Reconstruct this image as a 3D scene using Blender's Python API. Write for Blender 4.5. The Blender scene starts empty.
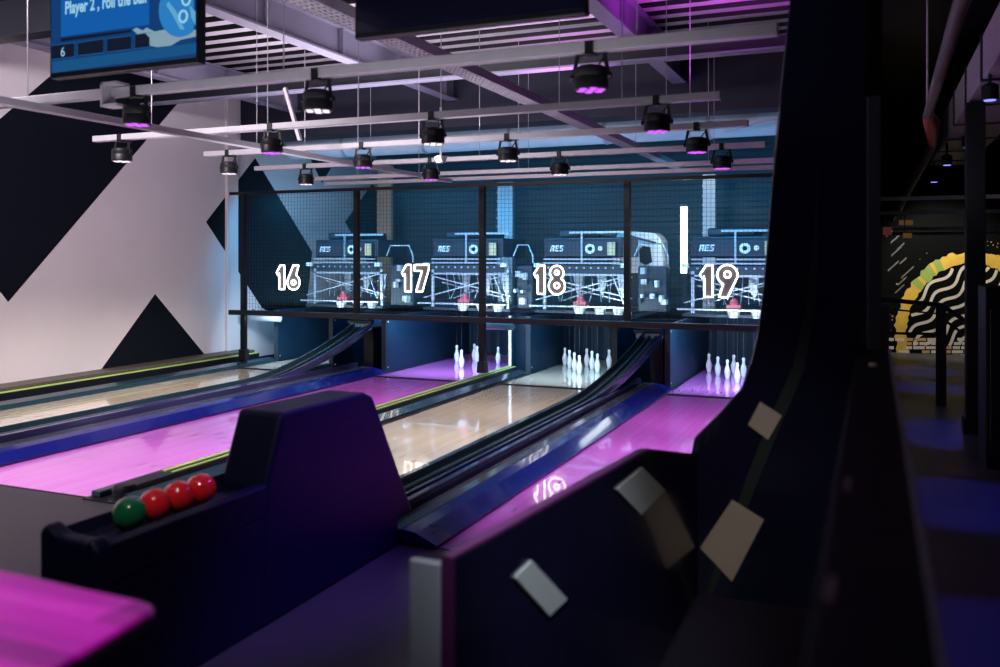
import bpy, bmesh, math, random
from mathutils import Vector, Matrix
random.seed(7)
C = bpy.context.scene.collection
PI = math.pi

# ------------------------------------------------------------------ camera model (level camera with a vertical shift)
F_PX, VX, VY, H = 880.0, 873.0, 256.0, 1.6
TH = math.atan((VX - 500) / F_PX); SN, CS = math.sin(TH), math.cos(TH)
def ray(u, v):
    a = (u - 500) / F_PX
    return (-SN + a * CS, CS + a * SN, (VY - v) / F_PX)
def atZ(u, v, Z):
    r = ray(u, v); t = (Z - H) / r[2]; return Vector((r[0] * t, r[1] * t, Z))
def atY(u, v, Y):
    r = ray(u, v); t = Y / r[1]; return Vector((r[0] * t, Y, H + r[2] * t))
def atX(u, v, X):
    r = ray(u, v); t = X / r[0]; return Vector((X, r[1] * t, H + r[2] * t))

# ------------------------------------------------------------------ materials
MATS = {}
def nd(nt, t, **kw):
    n = nt.nodes.new(t)
    for k, v in kw.items(): setattr(n, k, v)
    return n
def mat(name, col, rough=0.5, metal=0.0, em=None, es=0.0, var=0.12, scale=8.0, coat=0.0, bump=0.0, spec=0.5, stretch=None):
    if name in MATS: return MATS[name]
    m = bpy.data.materials.new(name); m.use_nodes = True
    nt = m.node_tree; b = nt.nodes['Principled BSDF']; L = nt.links.new
    tc = nd(nt, 'ShaderNodeTexCoord'); mp = nd(nt, 'ShaderNodeMapping')
    if stretch: mp.inputs['Scale'].default_value = stretch
    L(tc.outputs['Object'], mp.inputs[0])
    no = nd(nt, 'ShaderNodeTexNoise'); no.inputs['Scale'].default_value = scale; no.inputs['Detail'].default_value = 4
    L(mp.outputs[0], no.inputs['Vector'])
    mx = nd(nt, 'ShaderNodeMix', data_type='RGBA')
    mx.inputs[6].default_value = (*[c * (1 - var) for c in col], 1)
    mx.inputs[7].default_value = (*[min(1, c * (1 + var)) for c in col], 1)
    L(no.outputs['Fac'], mx.inputs[0]); L(mx.outputs[2], b.inputs['Base Color'])
    b.inputs['Roughness'].default_value = rough; b.inputs['Metallic'].default_value = metal
    b.inputs['Coat Weight'].default_value = coat; b.inputs['Coat Roughness'].default_value = 0.06
    b.inputs['Specular IOR Level'].default_value = spec
    if em:
        b.inputs['Emission Color'].default_value = (*em, 1); b.inputs['Emission Strength'].default_value = es
    if bump:
        bp = nd(nt, 'ShaderNodeBump'); bp.inputs['Strength'].default_value = bump; bp.inputs['Distance'].default_value = 0.01
        L(no.outputs['Fac'], bp.inputs['Height']); L(bp.outputs[0], b.inputs['Normal'])
    MATS[name] = m; return m
def wood(name, c1, c2, rough, board=0.03, length=1.6, coat=0.8, axis='Y'):
    """narrow boards running along one axis, every board its own tone, with fine grain"""
    m = bpy.data.materials.new(name); m.use_nodes = True
    nt = m.node_tree; b = nt.nodes['Principled BSDF']; L = nt.links.new
    tc = nd(nt, 'ShaderNodeTexCoord'); sp = nd(nt, 'ShaderNodeSeparateXYZ'); L(tc.outputs['Object'], sp.inputs[0])
    def mth(op, a, bb):
        n = nd(nt, 'ShaderNodeMath', operation=op)
        for i, q in enumerate((a, bb)):
            if q is None: continue
            if isinstance(q, (int, float)): n.inputs[i].default_value = q
            else: L(q, n.inputs[i])
        return n.outputs[0]
    A, B = (sp.outputs[0], sp.outputs[1]) if axis == 'Y' else (sp.outputs[1], sp.outputs[0])
    ix = mth('FLOOR', mth('DIVIDE', A, board), None)
    sh = mth('MULTIPLY', mth('SINE', mth('MULTIPLY', ix, 12.9898), None), 7.3)
    iy = mth('FLOOR', mth('ADD', mth('DIVIDE', B, length), sh), None)
    cb = nd(nt, 'ShaderNodeCombineXYZ'); L(ix, cb.inputs[0]); L(iy, cb.inputs[1])
    wn = nd(nt, 'ShaderNodeTexWhiteNoise'); L(cb.outputs[0], wn.inputs['Vector'])
    mp = nd(nt, 'ShaderNodeMapping'); mp.inputs['Scale'].default_value = (40, 1.5, 10) if axis == 'Y' else (1.5, 40, 10)
    L(tc.outputs['Object'], mp.inputs[0])
    gr = nd(nt, 'ShaderNodeTexNoise'); gr.inputs['Scale'].default_value = 2.0; gr.inputs['Detail'].default_value = 6
    L(mp.outputs[0], gr.inputs['Vector'])
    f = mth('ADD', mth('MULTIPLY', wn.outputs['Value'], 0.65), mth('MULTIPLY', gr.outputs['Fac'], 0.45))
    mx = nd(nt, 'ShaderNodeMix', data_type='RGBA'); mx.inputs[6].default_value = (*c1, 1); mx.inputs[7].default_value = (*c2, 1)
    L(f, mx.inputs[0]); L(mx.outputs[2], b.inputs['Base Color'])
    b.inputs['Roughness'].default_value = rough; b.inputs['Coat Weight'].default_value = coat; b.inputs['Coat Roughness'].default_value = 0.03
    MATS[name] = m; return m
def glow(name, col, s):
    return mat(name, (0.01, 0.01, 0.01), 0.6, em=col, es=s, var=0, spec=0.05)

M_NAVY = mat('black_laminate', (0.006, 0.006, 0.012), 0.38, coat=0.1)
M_HOOD = mat('navy_black_hood', (0.002, 0.0025, 0.02), 0.42, spec=0.2)
M_GLOSS = mat('black_gloss_acrylic', (0.008, 0.008, 0.030), 0.22, coat=0.6, var=0.3, scale=3)
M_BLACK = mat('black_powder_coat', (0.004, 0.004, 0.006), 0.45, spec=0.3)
M_RAIL = mat('partition_cap_black', (0.003, 0.0028, 0.003), 0.5, spec=0.2)
M_DARKST = mat('dark_painted_steel', (0.02, 0.022, 0.03), 0.4, metal=0.3)
M_GALV = mat('galvanised_steel', (0.40, 0.385, 0.42), 0.45, metal=0.35, scale=14)
M_STEEL = mat('grey_painted_beam', (0.20, 0.19, 0.27), 0.5, scale=4)
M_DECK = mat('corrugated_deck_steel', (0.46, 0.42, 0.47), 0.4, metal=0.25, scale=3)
M_WALLW = mat('white_wall_paint', (0.62, 0.57, 0.60), 0.85, var=0.04, scale=2)
M_WALLB = mat('black_mural_paint', (0.004, 0.006, 0.012), 0.9, spec=0.1, var=0.15, scale=5)
M_BACK = mat('dark_back_wall_sheet', (0.025, 0.045, 0.065), 0.6, var=0.2, scale=3)
M_PIT = mat('navy_pit_laminate', (0.003, 0.018, 0.040), 0.5, spec=0.2)
M_BULK = mat('navy_bulkhead_paint', (0.013, 0.015, 0.035), 0.7)
M_PALE = mat('pale_duct_wrap', (0.55, 0.56, 0.60), 0.6, scale=5)
M_PIN = mat('white_pin_plastic', (0.80, 0.82, 0.86), 0.25, coat=0.5, var=0.03)
M_PINR = mat('pin_neck_stripe', (0.62, 0.63, 0.70), 0.3)
M_CORD = mat('pin_cord', (0.25, 0.3, 0.35), 0.8)
M_TEAL = mat('dark_teal_bumper', (0.015, 0.035, 0.05), 0.22, coat=0.4)
M_BLUE = mat('blue_capping', (0.006, 0.010, 0.17), 0.25, coat=0.5)
M_LAV = mat('purple_grey_rail', (0.03, 0.03, 0.09), 0.18, coat=0.4)
M_GREYC = mat('grey_capping_strip', (0.07, 0.08, 0.09), 0.14, coat=0.6, stretch=(30, 0.6, 30))
M_CHAN = mat('black_return_channel', (0.018, 0.03, 0.042), 0.2, coat=0.5, var=0.4, stretch=(30, 1, 30))
M_YEL = mat('yellow_green_edge_strip', (0.40, 0.58, 0.15), 0.4, var=0.1)
M_LEDGE = mat('speckled_brown_ledge', (0.07, 0.06, 0.045), 0.5, var=0.9, scale=30)
M_RED = mat('red_ball_resin', (0.72, 0.015, 0.02), 0.12, coat=0.8, var=0.08)
M_GREEN = mat('green_ball_resin', (0.005, 0.13, 0.045), 0.12, coat=0.8, var=0.2)
M_APP = mat('grey_approach_floor', (0.038, 0.034, 0.044), 0.4, var=0.15, scale=2, spec=0.25)
M_CORR = mat('dark_corridor_floor', (0.04, 0.04, 0.05), 0.45, var=0.3, scale=2)
M_MACH = mat('machine_blue_grey', (0.02, 0.035, 0.05), 0.45, metal=0.2)
M_MACHL = mat('machine_light_metal', (0.45, 0.52, 0.6), 0.35, metal=0.5)
M_MACHP = mat('machine_panel_dark', (0.022, 0.028, 0.045), 0.4)
M_WHITE = mat('white_enamel', (0.75, 0.76, 0.78), 0.4, var=0.05)
M_REDM = mat('red_machine_part', (0.55, 0.08, 0.10), 0.4)
M_TAN = mat('tan_control_label', (0.62, 0.45, 0.24), 0.5)
M_ORNG = mat('orange_tan_column', (0.55, 0.33, 0.20), 0.6)
M_MESH = mat('black_wire_mesh', (0.01, 0.014, 0.02), 0.5)
M_NEON = glow('neon_white', (1.0, 0.95, 0.93), 6.0)
M_NEONB = mat('sign_backing', (0.13, 0.13, 0.135), 0.8, spec=0.1)
M_TUBE = glow('tube_light', (0.85, 0.93, 1.0), 8.0)
M_REFL = mat('reflected_light_square', (0.62, 0.66, 0.64), 0.45, metal=0.25, scale=10, stretch=(1, 40, 40))  # pale tone for lights reflected in the booth panel
M_BRASS_GLINT = mat('warm_metal_and_glint', (0.60, 0.52, 0.45), 0.45, metal=0.2, scale=10)  # cap screw metal, also the painted glints on end screen and cap
M_EDGE = mat('pink_lit_panel_edge', (0.12, 0.02, 0.11), 0.3)  # plum puts pink light from the lanes into the panel rim colour
M_PIPE = mat('brown_sprinkler_pipe', (0.12, 0.10, 0.09), 0.5)
M_FLANGE = mat('red_pipe_coupling', (0.30, 0.05, 0.04), 0.5)
M_LANEW = wood('pale_maple_lane', (0.56, 0.48, 0.37), (0.66, 0.58, 0.46), 0.13)
M_LANEP = wood('pink_purple_lane', (0.70, 0.17, 0.72), (0.80, 0.24, 0.82), 0.13)
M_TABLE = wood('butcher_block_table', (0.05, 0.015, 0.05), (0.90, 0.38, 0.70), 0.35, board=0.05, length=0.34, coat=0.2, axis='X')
M_LENSP = glow('lens_purple', (0.55, 0.09, 0.85), 1.6)
M_LENSW = glow('lens_white', (0.95, 0.82, 0.92), 1.3)
M_LENSB = glow('lens_blue', (0.2, 0.2, 0.9), 2)
M_MARK = mat('dark_lane_mark', (0.05, 0.035, 0.04), 0.4)
M_JOINT = mat('dark_joint_strip', (0.02, 0.018, 0.03), 0.8, spec=0.1)
M_UPH = mat('black_seat_vinyl', (0.003, 0.003, 0.005), 0.6, spec=0.2, bump=0.15, scale=60)

# ------------------------------------------------------------------ mesh building
ORG = {}
class MB:
    def __init__(s): s.bm = bmesh.new(); s.mi = 0
    def _f(s, vs):
        try:
            f = s.bm.faces.new(vs); f.material_index = s.mi; return f
        except ValueError: return None
    def box(s, x0, x1, y0, y1, z0, z1):
        v = [s.bm.verts.new((x, y, z)) for z in (z0, z1) for x, y in ((x0, y0), (x1, y0), (x1, y1), (x0, y1))]
        for q in ((3, 2, 1, 0), (4, 5, 6, 7), (0, 1, 5, 4), (1, 2, 6, 5), (2, 3, 7, 6), (3, 0, 4, 7)): s._f([v[i] for i in q])
        return s
    def prism(s, pts, d):
        """closed polygon pts swept by vector d"""
        d = Vector(d); a = [s.bm.verts.new(p) for p in pts]; b = [s.bm.verts.new(Vector(p) + d) for p in pts]
        n = len(pts)
        fs = [s._f(a[::-1]), s._f(b)]
        for i in range(n): s._f((a[i], a[(i + 1) % n], b[(i + 1) % n], b[i]))
        return s
    def sweep(s, rings, closed=False, caps=True):
        R = [[s.bm.verts.new(p) for p in r] for r in rings]; n = len(R[0]); m = len(R)
        for i in range(m if closed else m - 1):
            for j in range(n): s._f((R[i][j], R[i][(j + 1) % n], R[(i + 1) % m][(j + 1) % n], R[(i + 1) % m][j]))
        if caps and not closed: s._f(R[0][::-1]); s._f(R[-1])
        return s
    def tube(s, pts, r, n=8, closed=False):
        pts = [Vector(p) for p in pts]; rings = []; m = len(pts)
        up = None
        for i, p in enumerate(pts):
            if closed: t = pts[(i + 1) % m] - pts[i - 1]
            else: t = pts[min(i + 1, m - 1)] - pts[max(i - 1, 0)]
            t.normalize()
            if up is None:
                up = Vector((0, 0, 1)) if abs(t.z) < 0.9 else Vector((1, 0, 0))
            a = t.cross(up)
            if a.length < 1e-4: a = t.cross(Vector((0, 1, 0)))
            a.normalize(); b = a.cross(t); up = b
            rr = r[i] if isinstance(r, (list, tuple)) else r
            rings.append([p + (a * math.cos(k * 2 * PI / n) + b * math.sin(k * 2 * PI / n)) * rr for k in range(n)])
        return s.sweep(rings, closed)
    def bar(s, p, q, w, h):
        p, q = Vector(p), Vector(q); t = (q - p).normalized()
        up = Vector((0, 0, 1)) if abs(t.z) < 0.95 else Vector((0, 1, 0))
        a = t.cross(up).normalized(); b = a.cross(t)
        o = [a * sx * w / 2 + b * sy * h / 2 for sx, sy in ((-1, -1), (1, -1), (1, 1), (-1, 1))]
        return s.sweep([[p + k for k in o], [q + k for k in o]])
    def lathe(s, c, prof, n=20, ax=None):
        """prof: (radius, height) pairs about the vertical through c (or about axis ax)"""
        c = Vector(c); az = Vector(ax or (0, 0, 1)).normalized()
        ux = az.orthogonal().normalized() if ax else Vector((1, 0, 0)); uy = az.cross(ux)
        rings = [[c + az * z + (ux * math.cos(k * 2 * PI / n) + uy * math.sin(k * 2 * PI / n)) * max(r, 1e-4) for k in range(n)] for r, z in prof]
        return s.sweep(rings)
    def poly(s, pts): s._f([s.bm.verts.new(p) for p in pts]); return s
    def build(s, name, mats, parent=None, bevel=0.0, smooth=False, origin=None):
        bmesh.ops.remove_doubles(s.bm, verts=s.bm.verts, dist=1e-6)
        bmesh.ops.recalc_face_normals(s.bm, faces=s.bm.faces)
        if parent is not None: org = ORG[parent.name]
        elif origin is not None: org = Vector(origin)
        else:
            co = [v.co for v in s.bm.verts]
            org = Vector(((min(c.x for c in co) + max(c.x for c in co)) / 2, (min(c.y for c in co) + max(c.y for c in co)) / 2, min(c.z for c in co)))
        for v in s.bm.verts: v.co -= org
        me = bpy.data.meshes.new(name); s.bm.to_mesh(me); s.bm.free()
        for mm in (mats if isinstance(mats, (list, tuple)) else [mats]): me.materials.append(mm)
        if smooth:
            me.shade_smooth() if hasattr(me, 'shade_smooth') else None
            for p in me.polygons: p.use_smooth = True
        o = bpy.data.objects.new(name, me); C.objects.link(o)
        if smooth and smooth != 'full':
            try: me.set_sharp_from_angle(angle=math.radians(40))
            except Exception: pass
        if parent is not None: o.parent = parent
        else: o.location = org
        ORG[o.name] = org
        if bevel:
            b = o.modifiers.new('bevel', 'BEVEL'); b.width = bevel; b.segments = 3; b.limit_method = 'ANGLE'
        return o
def tag(o, label, cat, group=None, kind=None):
    o['label'] = label; o['category'] = cat
    if group: o['group'] = group
    if kind: o['kind'] = kind
    return o
def thing(name, loc, label, cat, group=None):
    o = bpy.data.objects.new(name, None); o.empty_display_size = 0.1
    C.objects.link(o); o.location = loc; ORG[o.name] = Vector(loc)
    return tag(o, label, cat, group)
def struct(o): o['kind'] = 'structure'; return o
def light(kind, name, loc, target, col, power, **kw):
    l = bpy.data.lights.new(name, kind); l.color = col; l.energy = power
    for k, v in kw.items(): setattr(l, k, v)
    o = bpy.data.objects.new(name, l); C.objects.link(o); o.location = loc
    d = Vector(target) - Vector(loc)
    o.rotation_euler = d.to_track_quat('-Z', 'Y').to_euler()
    return o
def text_mesh(s, size, org, mat_, name, parent, dx=Vector((1, 0, 0)), dz=Vector((0, 0, 1)), bold=0.0):
    cu = bpy.data.curves.new('txt', 'FONT'); cu.body = s; cu.size = size; cu.offset = bold; cu.resolution_u = 3
    t = bpy.data.objects.new('txt', cu); C.objects.link(t)
    bpy.context.view_layer.update()
    me = bpy.data.meshes.new_from_object(t.evaluated_get(bpy.context.evaluated_depsgraph_get()))
    bpy.data.objects.remove(t)
    org = Vector(org); off = ORG[parent.name]
    for v in me.vertices: v.co = org + dx * v.co.x + dz * v.co.y - off
    me.name = name; me.materials.clear(); me.materials.append(mat_)
    o = bpy.data.objects.new(name, me); C.objects.link(o); o.parent = parent; ORG[o.name] = off
    return o
ORD = ['first', 'second', 'third', 'fourth', 'fifth', 'sixth']

# ------------------------------------------------------------------ layout
LW = {16: 'the wall-side beige lane', 17: 'the left pink lane', 18: 'the right beige lane', 19: 'the right pink lane'}
LANES = {16: (-8.30, -7.05), 17: (-6.08, -4.78), 18: (-4.26, -2.98), 19: (-2.19, -0.93)}
PINX = {16: -7.55, 17: -5.45, 18: -3.67, 19: -1.58}
FOUL, DECK, YM = 4.30, 10.12, 10.30
BACK = 15.0; WX = -9.0

# ================================================================== room shell
o = struct(MB().box(WX - 0.2, 3.2, -1.5, FOUL, -0.12, 0.0).build('floor', [M_APP]))
o = struct(MB().box(WX - 0.2, 0.03, FOUL, BACK + 0.2, -0.12, -0.03).build('floor_under_lanes', [M_NAVY]))
o = struct(MB().box(0.06, 3.2, FOUL, 17, -0.12, 0.0).build('floor_corridor', [M_CORR]))
o = struct(MB().box(0.06, 3.2, -1.5, FOUL, 0.0, 0.012).build('floor_corridor_near', [M_CORR]))

# mural wall (left): white paint with black diamonds laid into the same mesh
mb = MB().box(WX - 0.15, WX, -1.5, BACK + 0.2, 0, 4.12)
mb.mi = 1
def mural(pts, lift=0.004):
    P = [atX(u, v, WX) for u, v in pts]
    mb.prism([(WX, p.y, p.z) for p in P], (lift, 0, 0))
mural([(-60, 214), (8, 302), (206, 70), (188, 60), (49, 77), (-60, 170)])
mural([(100, 371), (155, 294), (205, 355), (203, 356)])
mural([(206, 222), (255, 158), (312, 252), (304, 330), (262, 308)])
mural([(345, 222), (372, 184), (383, 195), (383, 290)])
mural([(308, 154), (341, 151), (322, 183)])
struct(mb.build('wall_left', [M_WALLW, M_WALLB]))
struct(MB().box(WX - 0.01, WX + 0.05, 10.6, 10.85, 0, 4.05).build('trim_1', [M_WALLW], bevel=0.008))

# back wall: horizontal profiled sheet
mb = MB()
prof = []
z = 0.0
while z < 4.1:
    prof += [(0, z), (0, z + 0.075), (0.02, z + 0.085), (0.02, z + 0.095), (0, z + 0.105)]; z += 0.105
mb.sweep([[(x, BACK - d, zz) for d, zz in prof] + [(x, BACK + 0.15, prof[-1][1]), (x, BACK + 0.15, 0)] for x in (WX, 0.0)])
struct(mb.build('wall_back', [M_BACK]))
struct(MB().box(-0.05, 0.05, 10.4, 16.2, 0, 4.1).build('wall_lane_side', [M_NAVY]))
struct(MB().box(3.05, 3.2, -1.5, 17.2, 0, 4.1).build('wall_right', [M_BLACK]))

# ceiling: corrugated deck with ridges running across the lanes
mb = MB(); prof = []; y = -1.5
while y < 11.1:
    prof += [(y, 4.10), (y + 0.14, 4.10), (y + 0.17, 4.20), (y + 0.29, 4.20), (y + 0.32, 4.10)]; y += 0.32
prof = prof + [(prof[-1][0], 4.26), (-1.5, 4.26)]
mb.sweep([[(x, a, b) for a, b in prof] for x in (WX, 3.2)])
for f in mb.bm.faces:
    if min(v.co.z for v in f.verts) > 4.05 and max(v.co.z for v in f.verts) > 4.15: f.material_index = 1  # recess faces black: their shade is put into the colour
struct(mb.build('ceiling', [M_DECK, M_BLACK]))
struct(MB().box(WX, 0.0, 10.95, 11.35, 3.38, 4.10).build('ceiling_bulkhead', [M_BULK], bevel=0.01))
struct(MB().box(WX, 3.2, 11.35, 17.0, 4.10, 4.2).build('ceiling_rear', [M_BULK]))

struct(MB().box(0.06, 3.2, -1.5, 17.0, 3.98, 4.09).build('ceiling_corridor', [M_BLACK]))
# ================================================================== ceiling steel
def ibeam(name, x, y0, y1, z, label, h=0.34, w=0.17):
    t = thing(name, (x, (y0 + y1) / 2, z), label, 'beam', 'roof beams along the lanes')
    MB().box(x - w / 2, x + w / 2, y0, y1, z, z + 0.022).build('bottom_flange', [M_STEEL], t)
    MB().box(x - 0.012, x + 0.012, y0, y1, z + 0.022, z + h - 0.022).build('web', [M_STEEL], t)
    MB().box(x - w / 2, x + w / 2, y0, y1, z + h - 0.022, z + h).build('top_flange', [M_STEEL], t)
    m2 = MB()
    yy = y0 + 0.6
    while yy < y1: m2.box(x - w / 2 + 0.01, x + w / 2 - 0.01, yy, yy + 0.014, z + 0.022, z + h - 0.022); yy += 1.25
    m2.build('stiffener', [M_STEEL], t)
ibeam('roof_beam', -7.95, 0, 10.95, 3.75, 'grey steel roof beam nearest the black and white wall')
ibeam('roof_beam', -5.35, 0, 10.95, 3.75, 'grey steel roof beam passing above the lit score screen')
ibeam('roof_beam', -2.22, 0, 10.95, 3.75, 'dark grey steel roof beam right of the switched-off screen')
t = thing('roof_girder', (-4.5, 5.2, 3.62), 'dark steel girder crossing the roof above the lit score screen', 'beam')
MB().box(WX, 0, 9.0, 9.02, 3.64, 3.76).build('web', [M_DARKST], t)
MB().box(WX, 0, 8.93, 9.09, 3.62, 3.64).build('bottom_flange', [M_STEEL], t)
t = thing('roof_girder', (-8.0, 5.0, 3.6), 'dark deep girder at the wall top left of the lit score screen', 'beam')
MB().box(WX, -6.3, 5.98, 6.02, 3.72, 4.08).build('web', [M_DARKST], t)
MB().box(WX, -6.3, 5.9, 6.1, 3.70, 3.72).build('bottom_flange', [M_DARKST], t)

# pale duct across the back, with an elbow
t = thing('ventilation_duct', (-4, 11.8, 3.15), 'pale grey round ventilation duct crossing below the dark bulkhead', 'duct')
MB().tube([(-8.6, 11.75, 3.33), (-0.15, 11.75, 3.33)], 0.185, 20).build('duct_pipe', [M_PALE], t, smooth=True)
for x in (-7.6, -6.2, -4.8, -3.4, -2.0, -0.7): MB().lathe((x, 11.75, 3.33), [(0.195, 0), (0.195, 0.05)], 20, (1, 0, 0)).build('duct_seam', [M_GALV], t, smooth=True)
MB().bar((-1.75, 11.5, 3.20), (-0.7, 11.2, 3.36), 0.05, 0.03).build('bracket_arm', [M_PALE], t)

# perforated cable tray
t = thing('cable_tray', (-2.53, 7.8, 2.82), 'long perforated steel cable tray running above the lanes', 'tray')
x0, x1 = -2.60, -2.46
mb = MB(); mb.box(x0, x0 + 0.004, 3.0, 12.6, 2.825, 2.885); mb.build('side_flange', [M_GALV], t)
mb = MB(); mb.box(x1 - 0.004, x1, 3.0, 12.6, 2.825, 2.885); mb.build('side_flange', [M_GALV], t)
mb = MB(); y = 3.0       # tray bottom built as a slotted plate: long bands and cross strips
for k in range(5):
    xa = x0 + 0.004 + k * (x1 - x0 - 0.008) / 4.0
    mb.box(xa - 0.009 if k else xa, min(xa + 0.009, x1 - 0.004), 3.0, 12.6, 2.822, 2.825)
while y < 12.55: mb.box(x0, x1, y, y + 0.022, 2.8218, 2.8252); y += 0.055
mb.build('perforated_bed', [M_GALV], t)
for y in (4.6, 7.3, 10.0): MB().tube([(-2.53, y, 2.82), (-2.53, y, 4.1)], 0.0035, 6).build('hanger_rod', [M_GALV], t)

# conduit rails across the lanes + suspension rods
RAILS = {'A': (4.00, -5.6, -0.38, 'nearest the camera, level with the screens'),
         'B': (5.50, -6.04, -0.86, 'second from the screens'),
         'C': (6.72, -5.94, -0.85, 'third from the screens'),
         'D': (8.05, -6.4, -0.87, 'fourth from the screens'),
         'E': (9.42, -6.6, -0.92, 'second nearest the netting frame'),
         'F': (10.16, -6.9, -0.95, 'directly above the netting frame')}
for k, (y, xa, xb, where) in RAILS.items():
    t = thing('lighting_rail', ((xa + xb) / 2, y, 2.56), 'long grey ceiling rail across the lanes, ' + where, 'rail', 'ceiling lighting rails')
    MB().box(xa, xb, y - 0.03, y + 0.03, 2.56, 2.615 if k == 'A' else 2.608).build('rail_body', [M_GALV], t, bevel=0.004)
    n = 3
    for i in range(n):
        x = xa + (xb - xa) * (0.12 + 0.76 * i / (n - 1))
        mb = MB().tube([(x, y, 2.60), (x, y, 4.1)], 0.0035, 6); mb.build('hanger_rod', [M_GALV], t)
t = thing('lighting_rail', (-4.72, 5, 2.5), 'grey ceiling rail running along the lanes under the lit screen', 'rail', 'ceiling lighting rails')
MB().box(-4.76, -4.69, 2.6, 9.6, 2.49, 2.535).build('rail_body', [M_GALV], t, bevel=0.004)
for y in (3.2, 6.1, 8.8): MB().tube([(-4.725, y, 2.53), (-4.725, y, 4.1)], 0.0035, 6).build('hanger_rod', [M_GALV], t)
o = MB(); p = atY(113, 100, 3.95)
o.box(p.x - 0.05, p.x + 0.08, 3.9, 4.0, 2.62, 2.635); o.box(p.x - 0.05, p.x - 0.035, 3.9, 4.0, 2.50, 2.635); o.box(p.x - 0.05, p.x + 0.08, 3.9, 4.0, 2.49, 2.505)
tag(o.build('rail_bracket', [M_GALV]), 'small square steel bracket on the rail under the lit screen', 'bracket')
MBd = MB().bar(atY(285, 88, 6.3), atY(300, 140, 6.3), 0.03, 0.03)
tag(MBd.build('brace_strut', [M_GALV]), 'short slanting grey strut hanging left of the white stage light', 'strut')

# stage lights
LCOL = {'P': ((0.92, 0.55, 1.0), M_LENSP), 'W': ((1.0, 0.90, 0.84), M_LENSW)}
FIX = [('A', 137, 'P'), ('A', 318, 'W'), ('A', 591, 'P'),
       ('B', 122, 'W'), ('B', 272, 'P'), ('B', 433, 'W'), ('B', 657, 'P'),
       ('C', 229, 'W'), ('C', 363, 'P'), ('C', 508, 'W'), ('C', 697, 'P'),
       ('D', 306, 'W'), ('D', 431, 'P'), ('D', 560, 'W'), ('D', 722, 'P')]
RN = {'A': 'on nearest ceiling rail', 'B': 'on second ceiling rail', 'C': 'on third ceiling rail', 'D': 'on fourth ceiling rail'}
AIM = {}
cnt = {}
for rail, u, colr in FIX:
    y = RAILS[rail][0]; x = ray(u, 256)[0] / ray(u, 256)[1] * y
    i = cnt.get(rail, 0); cnt[rail] = i + 1
    zt = 2.56; zb = 2.385
    t = thing('stage_light', (x, y, zb), 'black stage light, %s lamps, %s from left %s' % ('purple' if colr == 'P' else 'white', ORD[i], RN[rail]), 'stage light', 'stage lights')
    R = 0.082
    h = MB().lathe((x, y, zb), [(R * 0.92, 0.0), (R, 0.006), (R, 0.05), (R * 0.97, 0.055), (R * 0.97, 0.062), (R, 0.067), (R * 0.95, 0.1), (R * 0.7, 0.112), (0.0, 0.112)], 20).build('housing', [M_BLACK], t, smooth=True)
    ml = MB(); ml.lathe((x, y, zb - 0.004), [(0, 0), (0.019, 0), (0.019, 0.006), (0, 0.006)], 10)
    for k in range(6): ml.lathe((x + 0.05 * math.cos(k * PI / 3), y + 0.05 * math.sin(k * PI / 3), zb - 0.004), [(0, 0), (0.019, 0), (0.019, 0.006), (0, 0.006)], 10)
    ml.build('lens_cluster', [LCOL[colr][1]], h)
    yk = MB()
    for s_ in (-1, 1):
        yk.bar((x + s_ * (R + 0.006), y, zb + 0.06), (x + s_ * (R * 0.8), y, zt - 0.005), 0.02, 0.005)
        yk.lathe((x + s_ * (R + 0.002), y, zb + 0.06), [(0, 0), (0.016, 0), (0.016, 0.016), (0, 0.016)], 8, (s_, 0, 0))
    yk.bar((x - R * 0.8, y, zt - 0.01), (x + R * 0.8, y, zt - 0.01), 0.02, 0.006)
    yk.build('yoke', [M_BLACK], t)
    cb = MB().tube([(x + 0.02, y + 0.02, zb + 0.108), (x + 0.05, y + 0.03, zb + 0.15), (x + 0.09, y + 0.02, zb + 0.19), (x + 0.07, y, zt + 0.05), (x + 0.12, y, zt + 0.05)], 0.005, 6)
    cb.build('cable', [M_BLACK], t, smooth=True)
    MB().box(x - 0.02, x + 0.02, y - 0.038, y - 0.031, zt - 0.006, zt + 0.05).box(x - 0.02, x + 0.02, y + 0.031, y + 0.038, zt - 0.006, zt + 0.05).box(x - 0.02, x + 0.02, y - 0.038, y + 0.038, zt - 0.012, zt - 0.001).build('clamp', [M_BLACK], t)
    tx_ = {True: -7.65 if x < -4.6 else -3.6, False: -5.45 if x < -2.6 else -1.5}[colr == 'W']
    dist = math.hypot(x - tx_, 2.4)
    light('SPOT', 'stage_light_beam', (x, y, zb - 0.02), (tx_, y + (1.7 if rail == 'A' else 0.9), 0), LCOL[colr][0], (190 if colr == 'W' else 100 if x < -2.6 else 165) * dist * dist / 5.0, spot_size=math.radians(62), spot_blend=0.9, shadow_soft_size=0.03)
p = atY(433, 146, 5.5)
t = thing('ceiling_camera', (p.x, 5.56, 2.26), 'white dome camera hanging just below a white stage light', 'camera')
MB().lathe((p.x, 5.62, 2.28), [(0, -0.02), (0.03, -0.014), (0.043, 0.01), (0.045, 0.03), (0, 0.03)], 16).build('dome', [M_WHITE], t, smooth=True)
MB().tube([(p.x, 5.62, 2.31), (p.x, 5.62, 2.66)], 0.008, 8).build('stem', [M_WHITE], t)

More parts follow.
